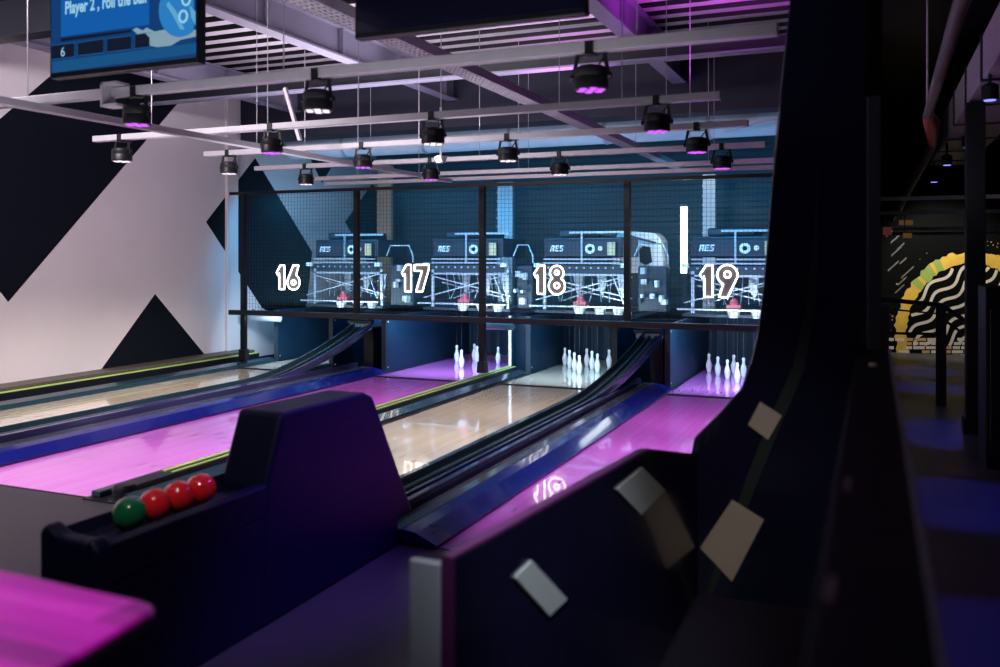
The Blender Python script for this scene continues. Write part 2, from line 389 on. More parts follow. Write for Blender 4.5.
# ================================================================== screens
SY = 3.6
def screen_casing(x0, x1, zb, zt, label):
    t = thing('score_screen', ((x0 + x1) / 2, SY, zb), label, 'screen', 'hanging score screens')
    MB().box(x0, x1, SY, SY + 0.06, zb, zt).build('casing', [M_BLACK], t, bevel=0.006)
    for dx in (-0.25, 0.25):
        xm = (x0 + x1) / 2 + dx
        MB().tube([(xm, SY + 0.08, zt - 0.3), (xm, SY + 0.08, 4.1)], 0.02, 10).build('mount_pole', [M_DARKST], t)
    return t
x0, x1, zb, zt = -4.30, -3.23, 2.605, 3.24
t = screen_casing(x0, x1, zb, zt, 'lit blue score screen hanging above the lanes at left')
S1 = glow('screen_blue_glow', (0.004, 0.042, 0.16), 1.0)
S2 = glow('screen_caption_blue', (0.004, 0.10, 0.38), 1.0)
S3 = glow('screen_dark_cells', (0.004, 0.008, 0.022), 1.0)
S4 = glow('screen_text_white', (0.30, 0.60, 0.80), 1.0)
S5 = glow('screen_splash_pale', (0.22, 0.34, 0.42), 1.0)
S6 = glow('screen_ball_blue', (0.02, 0.20, 0.52), 1.0)
S8 = glow('screen_swirl', (0.12, 0.36, 0.62), 1.0)
S7 = glow('screen_base_band', (0.006, 0.08, 0.22), 1.0)
sc = MB().box(x0 + 0.015, x1 - 0.015, SY - 0.004, SY + 0.001, zb + 0.03, zt - 0.02).build('display', [S1], t)
def scr(u, v): return atY(u, v, SY)
def scr_poly(name, pts, m, lift):
    P = [scr(u, v) for u, v in pts]
    return MB().prism([(q.x, SY - 0.004 - lift, q.z) for q in P], (0, 0.0015, 0)).build(name, [m], sc)
scr_poly('caption_panel', [(62, 37), (150, 25), (150, -60), (62, -60)], S2, 0.003)
cells = [(52, 46, 76, 43, 60, 57), (79, 43, 105, 39, 56, 53), (108, 39, 133, 36, 52.5, 49.5), (136, 35, 152, 33, 49, 47)]
mb = MB(); mb2 = MB()
for ua, va, ub, vb, vc, vd in cells:
    P = [scr(*q) for q in ((ua, vc), (ub, vd), (ub, vb), (ua, va))]
    mb.prism([(q.x, SY - 0.008, q.z) for q in P], (0, 0.0015, 0))
    mb2.tube([(q.x, SY - 0.009, q.z) for q in P], 0.0025, 4, closed=True)
mb.build('score_cell', [S3], sc); mb2.build('score_cell_frame', [S7], sc)
scr_poly('score_header_row', [(62, 42), (132, 32.5), (132, 30), (62, 38.5)], S3, 0.004)
scr_poly('base_band', [(53, 73), (197, 53.5), (197, 43), (53, 62)], S7, 0.003)
scr_poly('splash_graphic', [(134, 30), (139, 35), (146, 33), (151, 38), (151, 46), (158, 47.5), (172, 46), (182, 40), (197, 37), (197, 30), (186, 34), (176, 33), (166, 30), (156, 32), (148, 28), (144, 31), (138, 28)], S5, 0.006)
c = scr(183, 8); r = 0.155
scr_b = MB().prism([(c.x + r * math.cos(a) * 0.8 if False else min(c.x + r * math.cos(a), x1 - 0.02), SY - 0.011, c.z + r * math.sin(a)) for a in [k * 2 * PI / 24 for k in range(24)]], (0, 0.0015, 0)).build('ball_graphic', [S6], sc)
scr_poly('swirl_graphic', [(170, 2), (178, 12), (186, 30), (182, 30), (174, 15), (168, 6)], S8, 0.0085)
scr_poly('swirl_graphic', [(191, 6), (197, 12), (197, 26), (193, 18)], S8, 0.0085)
mb = MB()
for u, v in ((185, 17), (188, 0)):
    q = scr(u, v); mb.tube([(q.x + 0.026 * math.cos(k * PI / 8), SY - 0.013, q.z + 0.03 * math.sin(k * PI / 8)) for k in range(16)], 0.006, 6, closed=True)
mb.build('ball_hole_graphic', [S4], sc)
a, b = scr(66, 14.5), scr(147, 2.5)
sz = 0.098
tx = text_mesh('Player 2 , roll the ball', sz, (a.x, SY - 0.0085, a.z), S4, 'caption_text', sc, Vector((1, 0, 0)), Vector((0, 0, 1)), 0.003)
w = max(v.co.x for v in tx.data.vertices) - min(v.co.x for v in tx.data.vertices)
xo = min(v.co.x for v in tx.data.vertices); k = (b.x - a.x) / w
for v in tx.data.vertices: v.co.x = xo + (v.co.x - xo) * k
q = scr(62, 57); text_mesh('6', 0.075, (q.x, SY - 0.011, q.z), S4, 'score_digit', sc)
t = screen_casing(-2.28, -1.13, 2.635, 3.29, 'switched-off black score screen hanging above the middle lanes')
MB().box(-2.265, -1.145, SY - 0.004, SY + 0.001, 2.66, 3.27).build('display', [M_GLOSS], t)

# ================================================================== lanes
LDESC = {16: 'pale maple bowling lane beside the black and white wall', 17: 'pink purple bowling lane left of the yellow-edged divider',
         18: 'pale maple bowling lane between the two pink lanes', 19: 'pink purple bowling lane nearest the black booth panels'}
for n, (a, b) in LANES.items():
    wm = M_LANEW if n in (16, 18) else M_LANEP
    t = thing('bowling_lane', ((a + b) / 2, 7, -0.03), LDESC[n], 'lane', 'bowling lanes')
    MB().box(a, b, FOUL, DECK - 0.07, -0.03, 0.0).build('lane_bed', [wm], t)
    MB().box(a, b, DECK - 0.07, DECK + 0.07, -0.03, 0.0005).build('joint_strip', [M_JOINT], t)
    MB().box(a, b, DECK + 0.07, 13.1, -0.03, 0.0).build('pin_deck', [wm], t)
    MB().box(a - 0.0, b, FOUL - 0.012, FOUL + 0.012, -0.03, 0.001).build('foul_line', [M_JOINT], t)
    mb = MB(); cx = (a + b) / 2
    for i in range(-3, 4):
        yy = 6.25 - abs(i) * 0.13; xx = cx + i * 0.16
        mb.box(xx - 0.006, xx + 0.006, yy, yy + 0.10, 0, 0.0006)
    for i in (-4, -3, -2, 2, 3, 4): mb.box(cx + i * 0.13 - 0.006, cx + i * 0.13 + 0.006, 5.1, 5.18, 0, 0.0006)
    mb.build('aiming_mark', [M_MARK], t)

def rect(y, x0, x1, z0, z1): return [(x0, y, z0), (x1, y, z0), (x1, y, z1), (x0, y, z1)]
# ball return tracks (between 16|17 and 18|19), with a track that climbs to a head under the netting frame
def return_track(A, B, label):
    W = B - A; t = thing('ball_return_track', ((A + B) / 2, 7.5, -0.03), label, 'track', 'ball return tracks')
    X = lambda f: A + W * f
    y0, y1 = FOUL - 0.02, 10.40
    MB().box(X(0.0), X(1.0), y0, y1, -0.03, 0.012).build('base_plate', [M_NAVY], t)
    def hz(y): return 0 if y < 8.5 else 0.60 * min(1, (y - 8.5) / 1.95) ** 1.7
    def sx(y): return 0 if y < 8.5 else 0.38 * min(1, (y - 8.5) / 1.95) ** 1.3
    ys = [y0, 5.5, 7, 8.2] + [8.5 + 0.188 * i for i in range(11)]
    def strip(fa, fb, za, zb, name, m, lift=True, smooth=True):
        MB().sweep([rect(y, X(fa) + (sx(y) if lift else 0), X(fb) + (sx(y) if lift else 0), za + (hz(y) if lift else 0), zb + (hz(y) if lift else 0)) for y in (ys if lift else (y0, y1))]).build(name, [m], t, bevel=0.006)
    def rod(f, z, r, name, m, lift=True):
        MB().tube([(X(f) + (sx(y) if lift else 0), y, z + (hz(y) if lift else 0)) for y in (ys if lift else (y0, y1))], r, 10).build(name, [m], t, smooth=True)
    strip(0.0, 0.085, 0.012, 0.10, 'bumper', M_TEAL, False)
    strip(0.10, 0.40, 0.03, 0.06, 'track_bed', M_CHAN)
    strip(0.10, 0.125, 0.06, 0.125, 'track_side', M_TEAL)
    strip(0.375, 0.40, 0.06, 0.125, 'track_side', M_LAV)
    rod(0.20, 0.075, 0.018, 'track_rail', M_CHAN); rod(0.30, 0.075, 0.018, 'track_rail', M_TEAL)
    strip(0.47, 0.53, 0.012, 0.135, 'divider_rail', M_LAV, False)
    strip(0.53, 0.57, 0.012, 0.05, 'groove', M_NAVY, False)
    strip(0.57, 0.72, 0.012, 0.085, 'capping', M_GREYC, False)
    mb = MB(); mb.prism([(X(0.73), y0, 0.012), (X(1.0), y0, 0.012), (X(1.0), y0, 0.02), (X(0.84), y0, 0.075), (X(0.73), y0, 0.085)], (0, y1 - y0, 0)); mb.build('bevelled_cover', [M_BLUE], t)
    # head and its leg
    hx = X(0.25) + sx(10.4)
    MB().box(hx - 0.22, hx + 0.11, 10.38, 10.85, 0.60, 0.76).build('track_head', [mat('slate_blue_head', (0.16, 0.24, 0.34), 0.4)], t, bevel=0.03)
    MB().tube([(hx - 0.24, 10.42, 0.70), (hx + 0.12, 10.42, 0.70)], 0.05, 12).build('head_roller', [M_TEAL], t, smooth=True)
    MB().box(hx - 0.06, hx + 0.09, 10.5, 10.8, -0.03, 0.62).build('head_support', [M_NAVY], t)
    return t
return_track(-7.05, -6.08, 'ball return track with climbing rails between the wall-side beige lane and left pink lane')
return_track(-2.98, -2.19, 'ball return track with climbing rails between the right beige lane and right pink lane')
# simple divider 17|18
A, B = -4.78, -4.26
t = thing('lane_divider', (-4.52, 7.5, -0.03), 'dark lane divider with yellow-green edge between the left pink lane and right beige lane', 'divider')
MB().box(A, B, FOUL - 0.05, 11.12, -0.03, 0.01).build('base_plate', [M_NAVY], t)
MB().box(A + 0.02, A + 0.10, FOUL, 11.12, 0.01, 0.05).build('bumper', [M_TEAL], t, bevel=0.01)
MB().box(-4.60, -4.46, FOUL + 0.1, 11.12, 0.01, 0.095).build('raised_rail', [M_NAVY], t, bevel=0.006)
MB().box(-4.580, -4.545, 4.75, 11.12, 0.095, 0.104).build('edge_strip', [M_YEL], t)
MB().box(-4.500, -4.480, 4.75, 11.12, 0.095, 0.100).build('edge_strip', [M_YEL], t)
MB().prism([(-4.46, FOUL, 0.01), (-4.31, FOUL, 0.01), (-4.31, FOUL, 0.03), (-4.44, FOUL, 0.06), (-4.46, FOUL, 0.06)], (0, 6.8, 0)).build('bevelled_cover', [M_TEAL], t)
MB().lathe((-4.53, FOUL + 0.06, 0.01), [(0.07, 0), (0.075, 0.06), (0.06, 0.09), (0, 0.095)], 16).build('end_cap', [M_NAVY], t, smooth=True)
# wall ledge beside lane 16
t = thing('wall_gutter', (-8.65, 7.5, -0.03), 'dark gutter ledge with yellow-green strip along the black and white wall', 'gutter')
MB().box(WX, -8.68, 2.0, 10.9, 0, 0.17).build('ledge', [M_LEDGE], t, bevel=0.01)
MB().box(-8.68, -8.60, 2.0, 10.9, 0, 0.125).build('rail', [M_NAVY], t)
MB().box(-8.665, -8.615, 2.0, 10.9, 0.125, 0.134).build('edge_strip', [M_YEL], t)
MB().box(-8.60, -8.42, FOUL, 10.9, -0.03, 0.015).build('channel', [M_NAVY], t)
MB().prism([(-8.42, FOUL, 0), (-8.30, FOUL, 0), (-8.32, FOUL, 0.05), (-8.42, FOUL, 0.075)], (0, 6.6, 0)).build('bumper', [M_TEAL], t)

# ================================================================== pins
PROF = [(0.0, 0.0), (0.022, 0.0), (0.026, 0.004), (0.031, 0.03), (0.0375, 0.06), (0.0405, 0.085), (0.0395, 0.105), (0.033, 0.132), (0.024, 0.156), (0.0185, 0.175), (0.0165, 0.19), (0.018, 0.205), (0.0212, 0.222), (0.0215, 0.233), (0.018, 0.246), (0.010, 0.2535), (0.0, 0.255)]
def pin_proto():
    t = thing('bowling_pin', (0, 0, 0), 'x', 'bowling pin')
    b = MB().lathe((0, 0, 0), PROF, 20).build('pin_body', [M_PIN], t, smooth='full')
    mb = MB()
    for zz, rr in ((0.170, 0.0204), (0.181, 0.0180)): mb.lathe((0, 0, zz), [(rr, 0), (rr - 0.0004, 0.006)], 16)
    mb.build('neck_stripe', [M_PINR], b)
    MB().tube([(0, 0, 0.252), (0, 0, 0.80)], 0.0007, 5).build('cord', [M_CORD], t)
    return t
def copy_tree(o, parent=None):
    c = o.copy(); C.objects.link(c)
    if parent: c.parent = parent
    for ch in [x for x in o.children]: copy_tree(ch, c)
    return c
SLOT = {1: 'at the front point of the triangle', 2: 'behind left of the front pin', 3: 'behind right of the front pin', 4: 'left in the third row', 5: 'middle of the third row',
        6: 'right in the third row', 7: 'at the back left corner', 8: 'left of centre in the back row', 9: 'right of centre in the back row', 10: 'at the back right corner'}
SETS = {16: {4: (0, 0), 7: (0.13, 0), 8: (0.05, 0), 6: (0.03, 0)}, 17: {1: (0.01, 0), 4: (-0.01, 0), 5: (-0.01, 0), 8: (-0.02, 0), 6: (0, 0)},
        18: {k: (0, 0) for k in range(1, 11)}, 19: {k: (0, 0) for k in (1, 2, 3, 4, 5, 7, 8)}}
POS = {}; n = 0
for r_ in range(4):
    for k in range(r_ + 1):
        n += 1; POS[n] = ((k - r_ / 2) * 0.335, 11.42 + r_ * 0.29)
proto = pin_proto(); used = False
WORD16 = {4: 'leftmost front one of the few left on the wall-side beige lane', 7: 'second from the left on the wall-side beige lane', 8: 'alone in the back row middle on the wall-side beige lane', 6: 'rightmost on the wall-side beige lane, half behind the climbing track'}
WORD17 = {1: 'frontmost on the left pink lane', 4: 'close behind the front pin on the left pink lane', 5: 'partly behind the netting post on the left pink lane, nearer one', 8: 'partly behind the netting post on the left pink lane, farther one', 6: 'alone at the right of the left pink lane'}
for lane, d in SETS.items():
    for k, (dx, dy) in d.items():
        o = proto if not used else copy_tree(proto); used = True
        o.location = (PINX[lane] + POS[k][0] + dx, POS[k][1] + dy, 0)
        if lane == 16: w = 'white bowling pin ' + WORD16[k]
        elif lane == 17: w = 'white bowling pin ' + WORD17[k]
        else: w = 'white bowling pin %s on %s' % (SLOT[k], LW[lane])
        tag(o, w, 'bowling pin', 'pins on ' + LW[lane])

# ================================================================== pit: kickbacks, curtains
KX = [(-8.36, 'left of the wall-side beige lane'), (-6.98, 'right of the wall-side beige lane'), (-6.13, 'left of the left pink lane'), (-4.575, 'right of the left pink lane'), (-4.32, 'left of the right beige lane'), (-2.90, 'right of the right beige lane'), (-2.25, 'left of the right pink lane'), (-0.86, 'right of the right pink lane')]
for x, where in KX:
    yf = {-4.575: 11.15, -4.32: 11.18, -8.36: 11.0}.get(x, 10.42)
    t = thing('kickback_panel', (x, 12, -0.03), 'dark kickback side panel of the pin pit, ' + where, 'panel', 'pin pit side panels')
    MB().box(x - 0.03, x + 0.03, yf, 13.3, -0.03, 0.78).build('panel', [M_PIT], t)
    ew = 0.018 if x == -4.575 else 0.034
    MB().box(x - ew, x + ew, yf - 0.012, yf, -0.03, 0.78).build('edge_strip', [M_WHITE if x == -4.575 else M_MACH], t)
    mb = MB()
    for zz in (0.08, 0.7): mb.lathe((x + 0.03, yf + 0.05, zz), [(0, 0), (0.012, 0), (0.009, 0.008), (0, 0.008)], 8, (1, 0, 0))
    mb.build('bolt', [M_MACHL], t)
for n, (a, b) in LANES.items():
    mb = MB(); m = 24; x0, x1 = a - 0.02, b + 0.03
    mb.sweep([[(x0 + (x1 - x0) * i / m, 13.1 + 0.015 * math.sin(i * 2.1), 0.02), (x0 + (x1 - x0) * i / m, 13.12 + 0.015 * math.sin(i * 2.1), 0.02), (x0 + (x1 - x0) * i / m, 13.12 + 0.008 * math.sin(i * 2.1), 0.8), (x0 + (x1 - x0) * i / m, 13.1 + 0.008 * math.sin(i * 2.1), 0.8)] for i in range(m + 1)])
    tag(mb.build('pit_curtain', [M_PIT], smooth=True), 'dark curtain at the back of the pin pit of ' + LW[n], 'curtain', 'pin pit curtains')
for xa, xb, w in ((-6.95, -6.16, 'the wall-side beige lane and the left pink lane'), (-4.54, -4.36, 'the left pink and the right beige lane'), (-2.87, -2.28, 'the right beige and the right pink lane')):
    o = MB().box(xa, xb, 11.25, 11.3, -0.03, 0.78).build('filler_panel', [M_PIT]); tag(o, 'dark filler panel between ' + w, 'panel')

# ================================================================== netting frame with numbers
t = thing('netting_frame', (-4.7, YM, 0), 'black steel frame of wire netting in front of the pin machines', 'frame')
MB().box(-8.64, -0.6, YM - 0.03, YM + 0.03, 2.49, 2.53).build('top_bar', [M_BLACK], t)
MB().box(-8.64, -0.6, YM - 0.05, YM + 0.05, 0.745, 0.815).build('bottom_bar', [M_NAVY], t)
for x, z0 in ((-8.40, 0.0), (-6.49, 0.0), (-4.61, 0.0), (-2.71, 0.0), (-0.66, 0.0)):
    zz = {-6.49: 0.82, -2.71: 0.82, -4.61: 0.106}.get(x, 0.0)
    MB().box(x - 0.035, x + 0.035, YM - 0.035, YM + 0.035, zz, 2.5).build('post', [M_BLACK], t)
    if zz < 0.5: MB().prism([(x - 0.06, YM - 0.05, 0.106), (x + 0.06, YM - 0.05, 0.106), (x + 0.05, YM - 0.05, 0.25), (x - 0.05, YM - 0.05, 0.25)], (0, 0.1, 0)).build('post_foot', [M_NAVY], t)
for xa, xb in ((-8.4, -6.49), (-6.49, -4.61), (-4.61, -2.71), (-2.71, -0.66)):
    mb = MB(); g = 0.052; r = 0.0016
    x = xa + g
    while x < xb: mb.box(x - r, x + r, YM - r, YM + r, 0.81, 2.5); x += g
    z = 0.81 + g
    while z < 2.5: mb.box(xa, xb, YM - r * 1.2, YM + r * 0.8, z - r, z + r); z += g
    mb.build('wire_netting', [M_MESH], t)

for x0_, x1_, y_, lab in ((-4.78, -4.36, 10.75, 'dark horizontal roller under the netting frame right of the left pink lane'), (-8.62, -8.1, 10.75, 'pale horizontal roller under the netting frame by the black and white wall')):
    t = thing('ball_roller', ((x0_ + x1_) / 2, y_, 0.62), lab, 'roller')
    MB().tube([(x0_, y_, 0.67), (x1_, y_, 0.67)], 0.05, 14).build('roller', [M_TEAL if x0_ > -8 else M_MACHL], t, smooth=True)
    for xx in (x0_ + 0.03, x1_ - 0.03): MB().box(xx - 0.012, xx + 0.012, y_ - 0.015, y_ + 0.015, 0.66, 0.80).build('bracket', [M_MACH], t)
def arc(cx, cz, r, a0, a1, n):
    return [(cx + r * math.cos(math.radians(a0 + (a1 - a0) * i / n)), cz + r * math.sin(math.radians(a0 + (a1 - a0) * i / n))) for i in range(n + 1)]
DIG = {}
DIG['1'] = [[(0.0, 0.70), (0.20, 1.0), (0.40, 1.0), (0.40, 0.0), (0.14, 0.0), (0.14, 0.66), (0.07, 0.57)]]
DIG['7'] = [[(0, 1), (0.60, 1), (0.60, 0.84), (0.33, 0), (0.06, 0), (0.31, 0.77), (0, 0.77)]]
DIG['8'] = [arc(0.31, 0.74, 0.25, -51, 231, 20) + arc(0.31, 0.29, 0.30, 121.5, 418.5, 22), arc(0.31, 0.75, 0.075, 0, 345, 14), arc(0.31, 0.30, 0.095, 0, 345, 14)]
DIG['6'] = [[(0.30, 1.0), (0.57, 1.0), (0.44, 0.60)] + arc(0.31, 0.30, 0.31, 62, -195, 24), arc(0.31, 0.29, 0.10, 0, 345, 14)]
DIG['9'] = [[(0.62 - x, 1 - z) for x, z in c_] for c_ in DIG['6']]
for num, cx, sc_ in ((16, -7.575, 0.34), (17, -5.55, 0.355), (18, -3.675, 0.355), (19, -1.625, 0.365)):
    t = thing('neon_number_sign', (cx, YM - 0.06, 1.13), 'white neon sign reading %s on the wire netting' % {16: 'sixteen', 17: 'seventeen', 18: 'eighteen', 19: 'nineteen'}[num], 'sign', 'neon lane numbers')
    s1, s2 = str(num)
    wd = {'1': 0.40, '6': 0.62, '7': 0.60, '8': 0.62, '9': 0.62}
    tot = (wd[s1] + wd[s2] + 0.14) * sc_
    xx = cx - tot / 2
    for ch in (s1, s2):
        P = lambda q: (xx + q[0] * sc_, q[1] * sc_ + 1.13)
        oc = [P(q) for q in DIG[ch][0]]
        bk = MB().prism([(px, YM - 0.055, pz) for px, pz in oc], (0, 0.012, 0)).build('digit_backing', [M_NEONB], t)
        mb = MB()
        for cc in DIG[ch]:
            pts = []
            cc = [P(q) for q in cc]
            for i in range(len(cc)):
                (xA, zA), (xB, zB) = cc[i], cc[(i + 1) % len(cc)]
                L_ = math.hypot(xB - xA, zB - zA); m = max(1, int(L_ / 0.03))
                for j in range(m): pts.append((xA + (xB - xA) * j / m, YM - 0.068, zA + (zB - zA) * j / m))
            mb.tube(pts, 0.009, 8, closed=True)
        mb.build('neon_tube', [M_NEON], bk, smooth=True)
        xx += (wd[ch] + 0.14) * sc_

# ================================================================== pin-setting machines
def machine(n):
    a, b = LANES[n]; cx = PINX[n]
    Y = 11.75
    t = thing('pin_machine', (cx, Y + 0.5, 0.8), 'blue-grey pin-setting machine behind the netting above ' + LW[n], 'machine', 'pin-setting machines')
    xl, xr = cx - 0.60, cx + 0.42
    body = MB().box(xl - 0.05, xr + 0.08, Y + 0.05, Y + 0.95, 1.58, 1.86).build('hood', [M_MACHP], t, bevel=0.02)
    MB().box(xl + 0.15, xr - 0.25, Y + 0.1, Y + 0.9, 1.86, 1.97).build('motor_cover', [M_MACHP], t, bevel=0.03)
    MB().bar((xl + 0.35, Y, 1.93), (xr + 0.2, Y, 1.93), 0.03, 0.03).build('top_rail', [M_MACHL], t)
    fp = MB().box(xl, xr, Y, Y + 0.05, 1.60, 1.80).build('front_panel', [M_MACHP], t, bevel=0.005)
    mb = MB(); x = xl + 0.06                                   # block lettering mark, three slanted letters
    for w_, bars in ((0.055, ((0, 0, .3, 1), (.7, 0, 1, 1), (.3, .75, .7, 1), (.3, .35, .7, .55))), (0.055, ((0, 0, .3, 1), (.3, .8, 1, 1), (.3, .4, .9, .6), (.3, 0, 1, .2))), (0.055, ((0, .4, .3, 1), (.3, .8, 1, 1), (0, .4, 1, .6), (.7, 0, 1, .6), (0, 0, 1, .2)))):
        for (p0, q0, p1, q1) in bars:
            sl = 0.018
            mb.prism([(x + p0 * w_ + sl * q0, Y - 0.003, 1.665 + q0 * 0.085), (x + p1 * w_ + sl * q0, Y - 0.003, 1.665 + q0 * 0.085), (x + p1 * w_ + sl * q1, Y - 0.003, 1.665 + q1 * 0.085), (x + p0 * w_ + sl * q1, Y - 0.003, 1.665 + q1 * 0.085)], (0, 0.004, 0))
        x += w_ + 0.012
    mb.build('logo', [M_WHITE], fp)
    dx = xr - 0.37
    MB().lathe((dx, Y, 1.70), [(0.034, 0), (0.034, 0.012), (0.07, 0.012), (0.07, 0)], 20, (0, -1, 0)).build('dial_ring', [M_WHITE], fp)
    MB().lathe((dx, Y, 1.70), [(0.0, 0.006), (0.03, 0.006), (0.03, 0), (0, 0)], 16, (0, -1, 0)).build('dial_face', [M_BLACK], fp)
    MB().lathe((dx + 0.145, Y, 1.705), [(0.0, 0.012), (0.032, 0.012), (0.034, 0), (0, 0)], 14, (0, -1, 0)).build('button', [M_WHITE], fp)
    MB().box(xr - 0.12, xr - 0.01, Y - 0.012, Y, 1.61, 1.79).build('label_plate', [M_TAN], fp)
    MB().bar((dx - 0.12, Y, 1.50), (dx - 0.12, Y, 1.92), 0.025, 0.025).build('pull_rod', [M_MACHL], t)
    for zz in (1.545, 1.49): MB().box(xl - 0.04, xr + 0.06, Y - 0.02, Y + 0.02, zz, zz + 0.02).build('rail', [M_MACHL], t)
    MB().box(xl - 0.1, xr + 0.1, Y, Y + 0.03, 1.36, 1.47).build('cord_guide_plate', [M_MACH], t)
    mb = MB()
    for i in range(10): mb.lathe((xl + 0.04 + i * (xr - xl - 0.08) / 9, Y, 1.435), [(0, 0.02), (0.014, 0.02), (0.014, 0), (0, 0)], 8, (0, -1, 0))
    mb.build('cord_pulley', [M_MACHL], t)
    for x in (xl - 0.12, xr + 0.12): MB().box(x - 0.05, x + 0.05, Y - 0.05, Y + 0.02, 1.44, 1.50).build('corner_block', [M_WHITE], t, bevel=0.008)
    for x in (xl - 0.02, xr + 0.18): MB().box(x - 0.02, x + 0.02, Y - 0.02, Y + 0.02, 0.84, 1.40).build('upright', [M_MACHL], t)
    MB().box(xl - 0.04, xr + 0.2, Y - 0.02, Y + 0.02, 1.325, 1.355).build('crossbar', [M_MACHL], t)
    for p, q in (((xl - 0.13, Y - 0.08, 0.98), (xr + 0.18, Y - 0.05, 1.33)), ((xl, Y - 0.06, 1.30), (xr + 0.24, Y - 0.06, 1.02)), ((xl - 0.02, Y + 0.3, 1.2), (xr + 0.1, Y + 0.3, 0.95)), ((xr - 0.05, Y - 0.03, 1.34), (xr + 0.12, Y - 0.03, 0.95)), ((xl + 0.1, Y + 0.45, 0.95), (xr + 0.1, Y + 0.5, 1.3))):
        MB().bar(p, q, 0.016, 0.016).build('brace', [M_MACHL], t)
    mb = MB(); rnd = random.Random(n)
    for i in range(9):
        x = xl + 0.1 + i * 0.1; mb.tube([(x, Y + 0.2, 1.36), (x + rnd.uniform(-.05, .05), Y + 0.25, 1.15), (x + rnd.uniform(-.08, .08), Y + 0.22, 0.95)], 0.006, 5)
    mb.build('cord_bundle', [M_MACHL], t)
    MB().box(xl - 0.14, xr + 0.25, Y - 0.1, Y + 1.0, 0.80, 0.84).build('deck_plate', [M_MACH], t, bevel=0.005)
    MB().bar((xl - 0.2, Y - 0.14, 0.90), (xr + 0.2, Y - 0.14, 0.90), 0.03, 0.02).build('front_bar', [M_MACHL], t)
    mb = MB(); mb.box(xl + 0.42, xl + 0.60, Y - 0.05, Y + 0.1, 0.89, 0.96); mb.lathe((xl + 0.51, Y, 0.96), [(0.06, 0), (0.05, 0.05), (0.02, 0.09), (0, 0.09)], 12); mb.build('clutch', [M_REDM], t, smooth=True)
    for x in (xl + 0.52, xl + 0.82, xl + 1.08):
        MB().lathe((x, Y - 0.08, 0.80), [(0.0, 0.0), (0.06, 0.0), (0.085, 0.08), (0.075, 0.085), (0.0, 0.06)], 14).build('pin_cup', [M_WHITE], t, smooth=True)
    for i, x in enumerate((xl + 0.3, xl + 0.65, xl + 0.95)):
        MB().prism([(x, Y + 0.32, 1.32), (x + 0.14, Y + 0.32, 1.32), (x + 0.12, Y + 0.32, 1.12), (x + 0.08, Y + 0.32, 1.0), (x + 0.03, Y + 0.32, 1.12)], (0, 0.03, 0)).build('guard_plate', [M_MACHL], t)
    # guard hoop at the right
    gx = xr + 0.26; gw = 0.30 if n == 17 else 0.46
    MB().tube([(gx, Y, 1.60), (gx + 0.07, Y, 1.76), (gx + gw - 0.07, Y, 1.76), (gx + gw, Y, 1.60), (gx + gw, Y, 1.5)], 0.012, 8).build('guard_hoop', [M_MACHL], t)
    MB().box(gx + 0.03, gx + gw - 0.03, Y + 0.06, Y + 0.3, 0.84, 1.46).build('gear_case', [M_MACH], t, bevel=0.02)
    for i in range(9):
        x = gx + rnd.uniform(0.02, gw - 0.08); z0 = rnd.uniform(0.88, 1.4); MB().box(x, x + rnd.uniform(.03, .09), Y - rnd.uniform(0, .08), Y + 0.06, z0, z0 + rnd.uniform(.03, .10)).build('gear_fitting', [rnd.choice((M_MACHL, M_MACHL, M_MACH, M_WHITE))], t)
for n in LANES: machine(n)

# other things behind the netting
t = thing('control_cabinet', (-3.2, 13.0, 0), 'white machine cabinet with dark monitor behind the netting, left of the tube light', 'cabinet')
P = [atY(u, v, 13.0) for u, v in ((612, 274), (612, 246), (617, 234), (628, 231), (655, 233), (661, 240), (663, 272))]
MB().prism([(p.x, 13.0, p.z) for p in P], (0, 0.45, 0)).build('housing', [M_WHITE], t, bevel=0.02)
P = [atY(u, v, 12.98) for u, v in ((640, 262), (639, 250), (643, 246), (650, 247), (652, 262), (646, 265))]
MB().prism([(p.x, 12.975, p.z) for p in P], (0, 0.03, 0)).build('monitor', [M_BLACK], t)
p = atY(618, 248, 12.98); MB().box(p.x - 0.04, p.x + 0.04, 12.97, 13.0, p.z - 0.05, p.z + 0.05).build('dark_port', [M_BLACK], t)
MB().bar(atY(630, 236, 12.97), atY(656, 243, 12.97), 0.03, 0.03).build('cover_arm', [M_MACHP], t)
p = atY(654, 286, 12.95); MB().box(p.x - 0.16, p.x + 0.16, 12.93, 13.0, p.z - 0.09, p.z + 0.09).build('lower_panel', [M_MACHL], t, bevel=0.01)
MB().box(-3.5, -2.9, 13.34, 13.44, 0.0, 1.40).build('base', [M_MACH], t)
p0, p1 = atY(684, 207, 12.9), atY(684, 273, 12.9)
t = thing('tube_light', (p1.x, 12.9, p1.z), 'bright upright white tube light behind the netting above the pins', 'light')
MB().tube([(p1.x, 12.9, p1.z), (p0.x, 12.9, p0.z)], 0.05, 14).build('tube', [M_TUBE], t, smooth=True)
for z in (p1.z - 0.04, p0.z): MB().box(p0.x - 0.055, p0.x + 0.055, 12.85, 12.96, z, z + 0.04).build('end_cap', [M_MACHP], t)
MB().box(p0.x - 0.03, p0.x + 0.03, 12.94, 12.97, 0.0, p0.z + 0.03).build('mount_strip', [M_MACHP], t)
